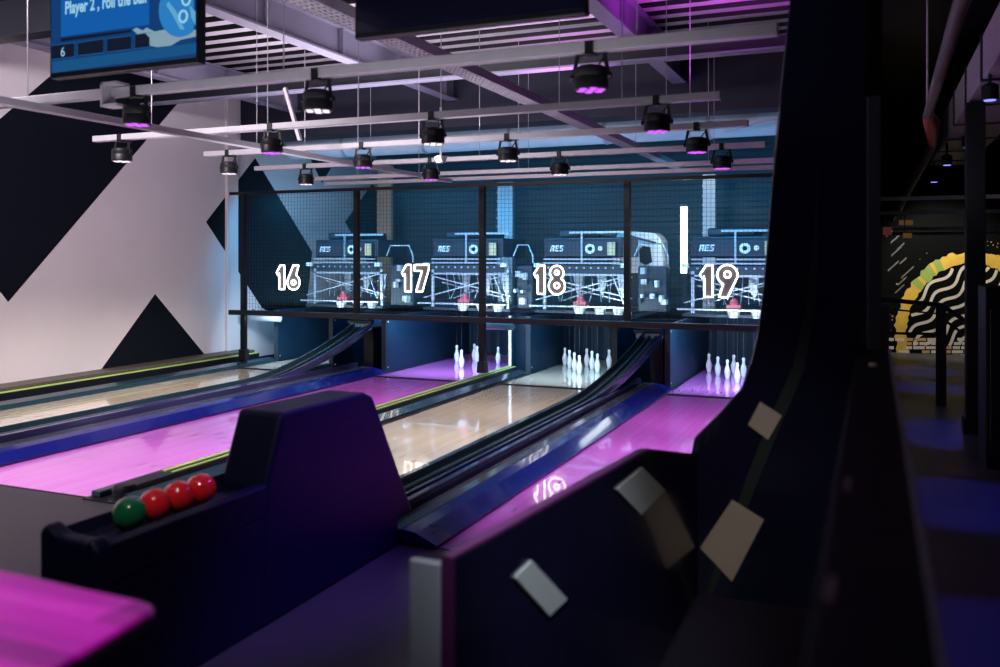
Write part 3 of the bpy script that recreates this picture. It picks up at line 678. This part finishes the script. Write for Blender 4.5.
for u, m, lab, w_ in ((505, M_MACHL, 'grey latticed steel column in the middle of the back wall', 0.15), (709, M_WHITE, 'white latticed steel column on the back wall at the right', 0.10), (384, M_ORNG, 'tan orange column on the back wall by the black and white wall', 0.15)):
    p = atY(u, 210, 14.2)
    t = thing('steel_column', (p.x, 14.2, 0), lab, 'column')
    MB().box(p.x - w_, p.x + w_, 14.2, 14.3, 0, 2.9 if u != 384 else 3.4).build('shaft', [m], t, bevel=0.01)
    mb = MB()
    for k in range(18): mb.box(p.x - w_ - 0.006, p.x + w_ + 0.006, 14.19, 14.2, 0.3 + k * 0.15, 0.33 + k * 0.15)
    mb.build('rung', [m], t)
# LED battens (real fittings) that light the machines and pin decks
LEDW = glow('led_blue_white', (0.45, 0.75, 1.0), 3.0)
for n, (a, b) in LANES.items():
    cx = (a + b) / 2
    o = MB().box(cx - 0.5, cx + 0.5, YM + 0.055, YM + 0.09, 0.76, 0.80).build('deck_light', [LEDW]); tag(o, 'slim light batten under the frame above the pin deck of ' + LW[n], 'light', 'pin deck lights')
    light('AREA', 'deck_lamp', (cx, YM + 0.10, 0.755), (cx, 11.9, 0.1), (0.62, 0.81, 1.0), 34, shape='RECTANGLE', size=1.0, size_y=0.05)
    light('AREA', 'machine_lamp', (cx, 10.6, 2.45), (cx, 12.2, 1.2), (0.05, 0.52, 1.0), 34, shape='RECTANGLE', size=1.4, size_y=0.08)
for n, p_ in ((17, 6), (19, 9)):
    light('SPOT', 'machine_purple_lamp', (PINX[n] - 0.2, 10.7, 1.9), (PINX[n] - 0.2, 11.6, 0.85), (0.55, 0.1, 1.0), p_ * 3, spot_size=math.radians(70), spot_blend=0.8, shadow_soft_size=0.03)

# ================================================================== ball return
BX0, BX1 = -2.83, -2.41
t = thing('ball_return', (-2.5, 3.2, 0), 'black ball return with tall sloping hood and a rack of balls', 'ball return')
side = [(3.06, 0.0), (4.26, 0.0), (4.26, 0.14), (4.43, 0.14), (3.99, 0.865), (3.91, 0.895), (3.22, 0.905), (3.10, 0.60)]
hood = MB().prism([(BX1 + 0.0, y, z) for y, z in side], (-(BX1 - (-2.58)), 0, 0)) if False else MB().prism([(BX0 + 0.17, y, z) for y, z in side], (BX1 - BX0 - 0.17, 0, 0))
hood.build('hood', [M_HOOD], t, bevel=0.022)
# rack trough: U-section swept forward, ending in a raised rounded lip
cxr = -2.56; zr = 0.574
prof = [(-0.115, 0.05), (-0.10, 0.062), (-0.075, 0.02), (-0.05, 0.0), (0.05, 0.0), (0.08, 0.02), (0.115, 0.045), (0.148, 0.03), (0.148, -0.10), (-0.115, -0.10)]
mb = MB(); mb.sweep([[(cxr + x, y, zr + z) for x, z in prof] for y in (2.27, 3.13)]); mb.build('ball_trough', [M_HOOD], t, bevel=0.006)
mb = MB(); mb.prism([(cxr - 0.125, 2.27, 0.40), (cxr - 0.125, 2.27, 0.645), (cxr - 0.09, 2.27, 0.67), (cxr - 0.03, 2.27, 0.632), (cxr + 0.09, 2.27, 0.628), (cxr + 0.12, 2.27, 0.642), (cxr + 0.155, 2.27, 0.60), (cxr + 0.155, 2.27, 0.40)], (0, -0.07, 0)); mb.build('end_lip', [M_HOOD], t, bevel=0.02)
MB().box(cxr - 0.09, cxr + 0.146, 2.22, 3.8, 0.0, 0.48).build('cabinet_base', [M_HOOD], t, bevel=0.015)
BD = 0.125
yb = 2.49
for i, (m, lab) in enumerate(((M_GREEN, 'green ball nearest the end lip of the ball return'), (M_RED, 'red ball touching the green ball on the ball return'), (M_RED, 'middle one of the three red balls on the ball return'), (M_RED, 'red ball nearest the hood of the ball return'))):
    bm_ = MB(); c0 = Vector((cxr, yb + i * 0.126, zr + BD / 2 + 0.001))
    bmesh.ops.create_uvsphere(bm_.bm, u_segments=40, v_segments=24, radius=BD / 2, matrix=Matrix.Translation(c0))
    tag(bm_.build('bowling_ball', [m], smooth='full'), lab, 'ball', 'balls on the ball return')

# ================================================================== table at lower left
P = [atZ(158, 605, 1.0), atZ(-60, 556, 1.0), atZ(-60, 760, 1.0), atZ(60, 667, 1.0), ]
a = atZ(163, 604, 1.0); b = atZ(58, 667, 1.0); c = atZ(-70, 553, 1.0)
d = b + (b - a) * 2.2; e = c + (b - a) * 3.2
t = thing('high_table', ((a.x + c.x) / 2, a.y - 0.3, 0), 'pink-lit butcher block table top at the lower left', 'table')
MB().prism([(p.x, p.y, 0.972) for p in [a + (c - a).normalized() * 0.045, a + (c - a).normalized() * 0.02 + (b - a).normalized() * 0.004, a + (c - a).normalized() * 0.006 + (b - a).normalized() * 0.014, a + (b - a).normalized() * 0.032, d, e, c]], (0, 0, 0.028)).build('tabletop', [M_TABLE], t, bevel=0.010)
mid = (a + c + d + e) / 4
MB().tube([(mid.x, mid.y, 0.02), (mid.x, mid.y, 0.972)], 0.04, 16).build('pedestal', [M_BLACK], t, smooth=True)
MB().lathe((mid.x, mid.y, 0), [(0, 0), (0.26, 0), (0.26, 0.012), (0.05, 0.025), (0, 0.025)], 28).build('foot_plate', [M_BLACK], t, smooth=True)

# ================================================================== booth and partition at right foreground
A_ = Vector((-0.912, 1.82, 0)); B_ = Vector((-0.765, 3.12, 0)); PT = 0.905
dv = (B_ - A_).normalized(); nv = Vector((dv.y, -dv.x, 0))
def plane_hit(u, v, off=0.0):
    r = Vector(ray(u, v)); q = A_ + nv * off
    return Vector((0, 0, H)) + r * (q.dot(nv) / r.dot(nv))
K_ = plane_hit(640, 450); D_ = plane_hit(690, 455)
t = thing('booth_screen', ((A_.x + D_.x) / 2, (A_.y + D_.y) / 2, 0), 'low black gloss booth panel in the right foreground with painted reflection squares', 'panel')
def P3(p, z): return (p.x, p.y, z)
pn = MB().prism([P3(A_, 0), P3(D_, 0), P3(D_, D_.z), P3(K_, K_.z), P3(A_, PT)], nv * 0.03).build('panel', [M_GLOSS], t, bevel=0.004)
MB().prism([P3(A_ - dv * 0.012, 0), P3(A_ - dv * 0.0, 0), P3(A_, PT), P3(A_ - dv * 0.012, PT)], nv * 0.03).build('edge_sheen', [M_EDGE], t)
MB().prism([P3(A_ - dv * 0.012, PT), P3(K_, K_.z), P3(K_, K_.z + 0.008), P3(A_ - dv * 0.012, PT + 0.008)], nv * 0.03).build('top_trim', [M_EDGE], t)
MB().prism([P3(K_, K_.z), P3(D_, D_.z), P3(D_, D_.z + 0.008), P3(K_, K_.z + 0.008)], nv * 0.03).build('top_trim', [M_DARKST], t)
MB().box(A_.x - 0.085, A_.x - 0.004, A_.y - 0.012, A_.y + 0.012, 0, PT - 0.014).build('floor_glare_plate', [mat('pale_floor_glare', (0.42, 0.43, 0.46), 0.5)], t, bevel=0.003)  # added upright plate in place of a pale light streak on the floor
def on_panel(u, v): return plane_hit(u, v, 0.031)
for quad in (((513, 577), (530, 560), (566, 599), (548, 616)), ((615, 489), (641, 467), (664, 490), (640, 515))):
    MB().prism([on_panel(u, v) for u, v in quad], nv * 0.006).build('reflection_square', [M_REFL], t, bevel=0.0015)  # thin squares shaped as reflected lights in the gloss panel
# curved end screen
Y_E = D_.y + 0.012
t = thing('booth_end_screen', (-0.4, Y_E, 0), 'tall black gloss end screen with a curved outer edge, right of lane 19', 'screen panel')
sil = [(690, 458), (694, 438), (722, 410), (741, 388), (751, 360), (757, 335), (763, 285), (769, 215), (775, 140), (783, 60), (794, -40), (803, -160), (806, -260), (876, -260), (876, 380), (876, 700), (690, 700)]
S_ = [atY(u, v, Y_E) for u, v in sil]
S_ = [Vector((p.x, Y_E, max(p.z, 0.0))) for p in S_]
MB().prism(S_, (0, 0.035, 0)).build('screen', [M_GLOSS], t, bevel=0.008)
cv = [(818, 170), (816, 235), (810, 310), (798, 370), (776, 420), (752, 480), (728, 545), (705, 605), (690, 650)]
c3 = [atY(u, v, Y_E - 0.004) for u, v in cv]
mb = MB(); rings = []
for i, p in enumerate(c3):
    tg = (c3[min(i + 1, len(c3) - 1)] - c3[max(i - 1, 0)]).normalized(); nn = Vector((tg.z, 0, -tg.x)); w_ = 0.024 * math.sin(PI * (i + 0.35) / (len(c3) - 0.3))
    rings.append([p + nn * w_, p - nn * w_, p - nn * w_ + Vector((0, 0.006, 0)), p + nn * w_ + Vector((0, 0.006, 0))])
mb.sweep(rings); mb.build('edge_sheen', [mat('grey_green_streak', (0.035, 0.05, 0.05), 0.4, metal=0.3)], t)  # strip shaped as the reflection streak that follows the curved edge
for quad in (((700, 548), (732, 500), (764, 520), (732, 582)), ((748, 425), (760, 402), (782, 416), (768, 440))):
    MB().prism([atY(u, v, Y_E - 0.012) for u, v in quad], (0, 0.006, 0)).build('reflection_spot', [M_BRASS_GLINT], t, bevel=0.0015)  # beige quads painting bright reflections on the end screen
# bench inside the booth
t = thing('booth_bench', (-0.35, 2.2, 0), 'black bench seat in the booth beside the partition wall', 'bench')
MB().box(-0.52, -0.09, 1.2, 2.95, 0.10, 0.40).build('plinth', [M_NAVY], t)
MB().box(-0.55, -0.08, 1.2, 2.97, 0.40, 0.48).build('seat_cushion', [M_UPH], t, bevel=0.03)
# partition wall under the camera
t = thing('partition_wall', (0, 1.6, 0), 'narrow black partition wall with a flat cap leading away from the camera', 'partition')
MB().box(-0.035, 0.045, -0.8, 3.55, 0, 1.225).build('wall_core', [M_BLACK], t)
MB().box(-0.055, 0.052, -0.8, 3.57, 1.225, 1.25).build('cap', [M_RAIL], t, bevel=0.003)
MB().box(0.052, 0.060, -0.8, 3.57, 1.21, 1.252).build('edge_strip', [M_GALV], t, bevel=0.002)
for p in ((878, 346), (847, 484), (829, 588)):
    q = atZ(p[0], p[1], 1.252); L_ = 0.035
    MB().box(q.x - 0.003, q.x + 0.005, q.y - L_, q.y + L_, 1.248, 1.254).build('cap_glint', [M_BRASS_GLINT], t)  # small bars painting highlights along the left edge of the cap
MB().lathe((0.0, 3.05, 1.25), [(0, 0.008), (0.012, 0.008), (0.012, 0), (0, 0)], 12).build('cap_screw', [M_BRASS_GLINT], t)
t = thing('partition_post', (0.0, 3.62, 0), 'slim dark grey post standing at the far end of the partition wall', 'post')
xa, xb = atY(867, 200, 3.6).x, atY(881, 200, 3.6).x
MB().box(xa, xb, 3.58, 3.62, 0, 2.2).build('shaft', [mat('grey_post_paint', (0.10, 0.115, 0.12), 0.45)], t, bevel=0.003)
MB().box(xa - 0.004, xb + 0.004, 3.575, 3.625, 2.2, 4.1).build('upper_sleeve', [M_BLACK], t)

# ================================================================== corridor at far right
YW = 16.0
mb = MB().box(-0.05, 3.1, YW, YW + 0.2, -0.1, 4.1)
def wpoly(pts, mi, lift):
    mb.mi = mi; mb.prism([(p.x, YW - lift, p.z) for p in pts], (0, lift, 0))
def W(u, v): return atY(u, v, YW)
cen = (972, 335)
def ringpt(ang, r): return (cen[0] + r * math.cos(math.radians(ang)) * 0.92, cen[1] - r * math.sin(math.radians(ang)))
N_ = 64; rr_ = random.Random(3)
outer = [W(*ringpt(200 - 170 * i / N_, 83 + rr_.uniform(-1.6, 2.6))) for i in range(N_ + 1)]
inner = [W(*ringpt(200 - 170 * i / N_, 71.5 + rr_.uniform(-1.2, 1.2))) for i in range(N_ + 1)]
for i in range(N_): wpoly([inner[i], inner[i + 1], outer[i + 1], outer[i]], 2 if 22 <= i <= 31 and i not in (24, 29) else 1, 0.004)
for k in range(40):
    ang = rr_.uniform(30, 200); p = W(*ringpt(ang, 86 + rr_.uniform(2, 11))); s_ = rr_.uniform(0.004, 0.014)
    wpoly([p + Vector((s_ * math.cos(j * PI / 3), 0, s_ * math.sin(j * PI / 3))) for j in range(6)], 1, 0.004)
for k in range(-8, 9):                                     # wavy white bands inside the ring
    pts = []; ca, sa = math.cos(math.radians(42)), math.sin(math.radians(42))
    for i in range(91):
        q = -90 + i * 2.0; o_ = k * 10.5 + 3.4 * math.sin(q * 2 * PI / 37 + k * 0.35)
        pts.append((cen[0] + q * ca + o_ * sa, cen[1] - q * sa + o_ * ca))
    for i in range(90):
        (xA, yA), (xB, yB) = pts[i], pts[i + 1]
        if math.hypot((xA - cen[0]) / 0.92, yA - cen[1]) > 69 or yA > 346 or xA > 1060: continue
        nx, ny = yB - yA, -(xB - xA); l_ = math.hypot(nx, ny); nx, ny = nx / l_ * 1.5, ny / l_ * 1.5
        wpoly([W(xA + nx, yA + ny), W(xB + nx, yB + ny), W(xB - nx, yB - ny), W(xA - nx, yA - ny)], 3, 0.003)
for k in range(9):                                        # diagonal dashes on the dark part
    u, v = 884 + rr_.uniform(0, 22), 236 + k * 7 + rr_.uniform(-2, 2); l_ = rr_.uniform(6, 14)
    wpoly([W(u, v + 1.2), W(u + l_, v - l_ * 0.9 + 1.2), W(u + l_, v - l_ * 0.9 - .6), W(u, v - .6)], 4, 0.003)
for r_ in range(8):                                       # pale block pattern along the foot
    v = 338 + r_ * 4.1; u = 884 + (r_ % 2) * 5
    while u < 1010:
        w_ = rr_.uniform(5, 12)
        if rr_.random() < 0.8: wpoly([W(u, v + 2.9), W(u + w_, v + 2.9), W(u + w_, v), W(u, v)], 3 if rr_.random() < 0.75 else 5, 0.006)
        u += w_ + 1.3
struct(mb.build('wall_corridor_end', [mat('mural_black', (0.003, 0.0035, 0.004), 0.9, spec=0.05), mat('mural_yellow', (0.62, 0.40, 0.05), 0.7, var=0.35, scale=6), mat('mural_green', (0.25, 0.36, 0.08), 0.7), mat('mural_white', (0.62, 0.58, 0.52), 0.7), mat('mural_grey_dash', (0.12, 0.12, 0.12), 0.7), mat('mural_sand', (0.50, 0.32, 0.14), 0.7)]))

t = thing('balustrade', (0.5, 10.5, 0), 'black stair balustrade in front of the wavy mural', 'railing')
Yb = 10.5
for pts, r in ((((878, 299), (941, 305), (975, 327), (1015, 355)), 0.025), (((878, 333), (941, 334)), 0.014), (((941, 318), (1010, 366)), 0.014), (((878, 308), (941, 314)), 0.010)):
    MB().tube([atY(u, v, Yb) for u, v in pts], r, 8).build('rail', [M_BLACK], t)
for u, w_ in ((941, 0.05), (886, 0.03)):
    p = atY(u, 305, Yb); MB().box(p.x - w_, p.x + w_, Yb - 0.03, Yb + 0.03, 0.0, p.z).build('post', [M_BLACK], t)
p = atY(975, 300, 9.0)
t = thing('black_column', (p.x, 9.0, 0), 'square black column in front of the wavy mural', 'column')
MB().box(p.x - 0.078, p.x + 0.078, 8.92, 9.08, 0, 2.98).build('shaft', [M_BLACK], t, bevel=0.006)
MB().box(p.x - 0.10, p.x + 0.10, 8.90, 9.10, 0, 0.14).build('base_collar', [M_BLACK], t, bevel=0.006)
p = atY(999, 300, 7.5)
t = thing('floor_cabinet', (p.x + 0.15, 7.6, 0), 'tall black cabinet at the right edge of the corridor', 'cabinet')
MB().box(p.x - 0.09, p.x + 0.45, 7.5, 8.0, 0, atY(999, 287, 7.5).z).build('body', [M_BLACK], t, bevel=0.01)
MB().box(p.x - 0.06, p.x + 0.42, 7.485, 7.5, 0.1, 1.2).build('door', [M_NAVY], t, bevel=0.006)

t = thing('sprinkler_pipe', (0.5, 8, 2.9), 'brown pipe with red coupling running along the corridor ceiling', 'pipe')
pp = [atZ(975, -40, 2.9), atZ(960, 7, 2.9), atZ(933, 97, 2.9)]
MB().tube([(0.42, 2.5, 2.9), pp[1], pp[2], (0.47, 9.0, 2.9)], 0.042, 14).build('pipe_run', [M_PIPE], t, smooth=True)
q0 = atZ(933, 127, 2.9); q1 = atZ(935, 142, 2.9)
MB().tube([(0.47, 9.0, 2.9), (0.53, 9.6, 2.9), (0.64, 11.2, 2.9)], [0.05, 0.075, 0.06], 14).build('coupling', [M_FLANGE], t, smooth=True)
e0, e1 = Vector((0.64, 11.2, 2.9)), atY(893, 218, 14.0)
MB().tube([e0, e1], [0.06, 0.055], 14).build('pipe_branch', [M_PIPE], t, smooth=True)
mb = MB()
for y in (5.5, 8.6): mb.tube([(0.44, y, 2.97), (0.44, y, 4.1)], 0.01, 6)
mb.build('hanger_rod', [M_GALV], t)
t = thing('corridor_duct', (1.0, 9, 2.98), 'grey square duct along the corridor ceiling at the right edge', 'duct')
MB().box(0.80, 1.35, 3.0, 15.2, 3.0, 3.35).build('duct_body', [mat('dim_grey_duct', (0.36, 0.36, 0.38), 0.5)], t, bevel=0.01)
for k in range(9): MB().box(0.785, 1.365, 4.0 + k * 1.3, 4.05 + k * 1.3, 2.985, 3.365).build('duct_flange', [M_DARKST], t)
for i, (u, v, yy) in enumerate(((990, 100, 7.7), (968, 147, 10.6), (947, 165, 12.2), (934, 182, 14.6))):
    x = ray(u, v)[0] / ray(u, v)[1] * yy; z = atY(u, v, yy).z
    t = thing('corridor_spotlight', (x, yy, z), 'small blue-lit black spotlight under the corridor duct, %s from the camera' % ORD[i], 'spotlight', 'corridor spotlights')
    h = MB().lathe((x, yy, z), [(0.05, 0), (0.06, 0.01), (0.06, 0.11), (0.03, 0.13), (0, 0.13)], 16).build('housing', [M_BLACK], t, smooth=True)
    MB().lathe((x, yy, z - 0.006), [(0, 0), (0.042, 0), (0.042, 0.006), (0, 0.006)], 14).build('lens', [M_LENSB], h)
    MB().tube([(x, yy, z + 0.12), (x, yy, 3.0)], 0.012, 8).build('stem', [M_BLACK], t)
    light('SPOT', 'corridor_beam', (x, yy, z - 0.03), (x - 0.25, {0: 6.5, 1: 9.0, 2: 11.9, 3: 13.6}[i], 0), (0.03, 0.05, 1.0), 170, spot_size=math.radians(26), spot_blend=0.6, shadow_soft_size=0.05)
for i, (v, z) in enumerate(((199, 0), (213, 0), (229, 0), (234, 0))):
    yy = 11.6 + i * 0.9; a = atY(876, v, yy); b = atY(1100, v, yy)
    o = MB().box(max(a.x, 0.06), min(b.x, 3.04), yy - 0.02, yy + 0.02, a.z - 0.025, a.z + 0.02).build('corridor_conduit', [mat('dim_conduit', (0.30, 0.31, 0.31), 0.5)])
    tag(o, 'thin grey conduit crossing the corridor ceiling, %s from the top' % ORD[i], 'conduit', 'corridor ceiling conduits')
light('SPOT', 'corridor_beam', (0.7, 4.6, 2.9), (0.55, 4.15, 0), (0.03, 0.05, 1.0), 170, spot_size=math.radians(24), spot_blend=0.6, shadow_soft_size=0.05)
SG = {'r': mat('red_sign_face', (0.55, 0.18, 0.18), 0.5, em=(0.5, 0.10, 0.10), es=0.12), 'o': mat('orange_sign_face', (0.65, 0.36, 0.12), 0.5, em=(0.6, 0.3, 0.06), es=0.12)}
for u0, u1, v0, v1, c_, lab in ((883, 892, 227, 235, 'r', 'small red hanging sign left of the orange signs in the corridor'), (899, 913, 220, 225, 'o', 'upper small orange hanging sign in the corridor'), (903, 912, 233, 238, 'o', 'lower small orange hanging sign in the corridor')):
    ys_ = {227: 13.2, 220: 14.6, 233: 13.35}[v0]; a, b = atY(u0, v1, ys_), atY(u1, v0, ys_)
    t = thing('hanging_sign', ((a.x + b.x) / 2, 13.2, a.z), lab, 'sign', 'small corridor signs')
    MB().box(a.x, b.x, ys_, ys_ + 0.02, a.z, b.z).build('panel', [SG[c_]], t)
    MB().tube([(a.x + 0.02, ys_ + 0.01, b.z), (a.x + 0.02, ys_ + 0.01, b.z + 0.25)], 0.008, 6).build('hanger_rod', [M_GALV], t)

# ================================================================== general lamps of the hall, with added fill lights
light('AREA', 'hall_lamp_wall', (-5.6, 3.4, 3.6), (WX, 8.0, 1.6), (1.0, 0.90, 0.95), 195, shape='RECTANGLE', size=1.5, size_y=0.4)
light('SPOT', 'hall_uplight', (-1.15, 7.7, 2.8), (-1.2, 7.9, 4.1), (0.80, 0.07, 1.0), 330, spot_size=math.radians(100), spot_blend=0.8, shadow_soft_size=0.05)
light('SPOT', 'hall_uplight', (-3.1, 8.8, 2.9), (-3.1, 9.0, 4.1), (0.9, 0.35, 1.0), 120, spot_size=math.radians(90), spot_blend=0.8, shadow_soft_size=0.05)
light('AREA', 'rail_front_fill', (-3.4, 1.9, 2.5), (-3.4, 6.5, 3.3), (0.92, 0.86, 1.0), 6, shape='RECTANGLE', size=3.6, size_y=0.3)  # added fill on the fronts of rails and beams, no fitting
light('AREA', 'soft_ceiling_fill', (-2.7, 3.5, 2.1), (-2.7, 4.2, 4.1), (0.95, 0.88, 1.0), 16, shape='RECTANGLE', size=4.0, size_y=0.3)  # first of three added upward fills for bounced light, no fittings
light('AREA', 'soft_ceiling_fill', (-4.2, 6.3, 2.2), (-4.2, 6.6, 4.1), (0.95, 0.88, 1.0), 26, shape='RECTANGLE', size=3.5, size_y=1.5)
light('AREA', 'soft_ceiling_fill', (-5.2, 8.4, 2.9), (-5.2, 8.4, 4.1), (0.98, 0.88, 1.0), 95, shape='RECTANGLE', size=3.4, size_y=1.4)
light('SPOT', 'table_lamp', (-1.5, 0.6, 3.2), (-1.5, 0.9, 1.0), (0.95, 0.0, 1.0), 140, spot_size=math.radians(36), spot_blend=0.5, shadow_soft_size=0.06)
light('SPOT', 'approach_lamp', (-5.8, 1.8, 3.6), (-5.2, 3.4, 0), (1.0, 0.87, 0.85), 800, spot_size=math.radians(60), spot_blend=0.8, shadow_soft_size=0.1)
light('SPOT', 'return_purple_lamp', (-0.9, 4.6, 2.6), (-2.3, 3.7, 0.65), (0.20, 0.06, 1.0), 420, spot_size=math.radians(36), spot_blend=0.9, shadow_soft_size=0.1)
light('SPOT', 'booth_plate_fill', (-0.14, 0.9, 3.3), (-0.86, 2.45, 0.58), (0.80, 0.86, 1.0), 420, spot_size=math.radians(23), spot_blend=0.8, shadow_soft_size=0.15)  # added pair of fills that brighten the pale booth plates
light('SPOT', 'booth_plate_fill', (-0.42, 0.7, 3.3), (-0.50, 3.4, 0.75), (1.0, 0.88, 0.80), 120, spot_size=math.radians(20), spot_blend=0.8, shadow_soft_size=0.15)
light('SPOT', 'ball_lamp', (-1.6, 1.0, 3.4), (-2.5, 2.7, 0.6), (1.0, 0.9, 0.9), 140, spot_size=math.radians(28), spot_blend=0.6, shadow_soft_size=0.05)
light('SPOT', 'duct_fill', (0.35, 6.5, 2.2), (0.9, 9.5, 3.1), (0.8, 0.88, 1.0), 12, spot_size=math.radians(60), spot_blend=0.8, shadow_soft_size=0.05)  # weak added fill that brings up the corridor duct
light('SPOT', 'cabinet_lamp', (-2.75, 11.9, 2.7), (-3.0, 13.0, 1.6), (1.0, 0.97, 0.95), 45, spot_size=math.radians(40), spot_blend=0.5, shadow_soft_size=0.05)
light('SPOT', 'column_lamp', (-2.5, 13.2, 3.6), (-2.37, 14.2, 2.4), (0.95, 0.97, 1.0), 30, spot_size=math.radians(50), spot_blend=0.5, shadow_soft_size=0.05)
light('SPOT', 'mural_lamp', (0.6, 14.7, 2.8), (1.1, 16.0, 1.2), (1.0, 0.9, 0.75), 260, spot_size=math.radians(80), spot_blend=0.7, shadow_soft_size=0.1)

# thin stage haze hanging around the pin machines
hz = MB().box(WX + 0.06, -0.12, 9.7, 14.1, 0.9, 3.3)
hm = bpy.data.materials.new('stage_haze'); hm.use_nodes = True; hm.node_tree.nodes.clear()
ho = hm.node_tree.nodes.new('ShaderNodeOutputMaterial'); hv = hm.node_tree.nodes.new('ShaderNodeVolumePrincipled')
hv.inputs['Color'].default_value = (0.30, 0.85, 1, 1); hv.inputs['Density'].default_value = 0.024; hv.inputs['Anisotropy'].default_value = 0.2
hm.node_tree.links.new(hv.outputs[0], ho.inputs['Volume'])
tag(hz.build('stage_haze', [hm]), 'thin blue stage haze hanging around the pin machines', 'haze', kind='stuff')

w = bpy.data.worlds.new('hall_dim_air'); bpy.context.scene.world = w; w.use_nodes = True
w.node_tree.nodes['Background'].inputs[0].default_value = (0.10, 0.10, 0.30, 1); w.node_tree.nodes['Background'].inputs[1].default_value = 0.05

# ================================================================== camera
cd = bpy.data.cameras.new('camera'); cam = bpy.data.objects.new('camera', cd); C.objects.link(cam)
cam.location = (0, 0, H); cam.rotation_euler = (PI / 2, 0, TH)
cd.sensor_width = 36; cd.lens = F_PX / 1000 * 36
cd.shift_y = -(333.5 - VY) / 1000; cd.shift_x = 0
cd.clip_start = 0.05
cd.dof.use_dof = True; cd.dof.focus_distance = 10.5; cd.dof.aperture_fstop = 1.9
sc0 = bpy.context.scene; sc0.camera = cam
sc0.view_settings.view_transform = 'Standard'; sc0.view_settings.look = 'None'; sc0.view_settings.gamma = 1
sc0.view_settings.use_curve_mapping = False; sc0.view_settings.exposure = 0.0
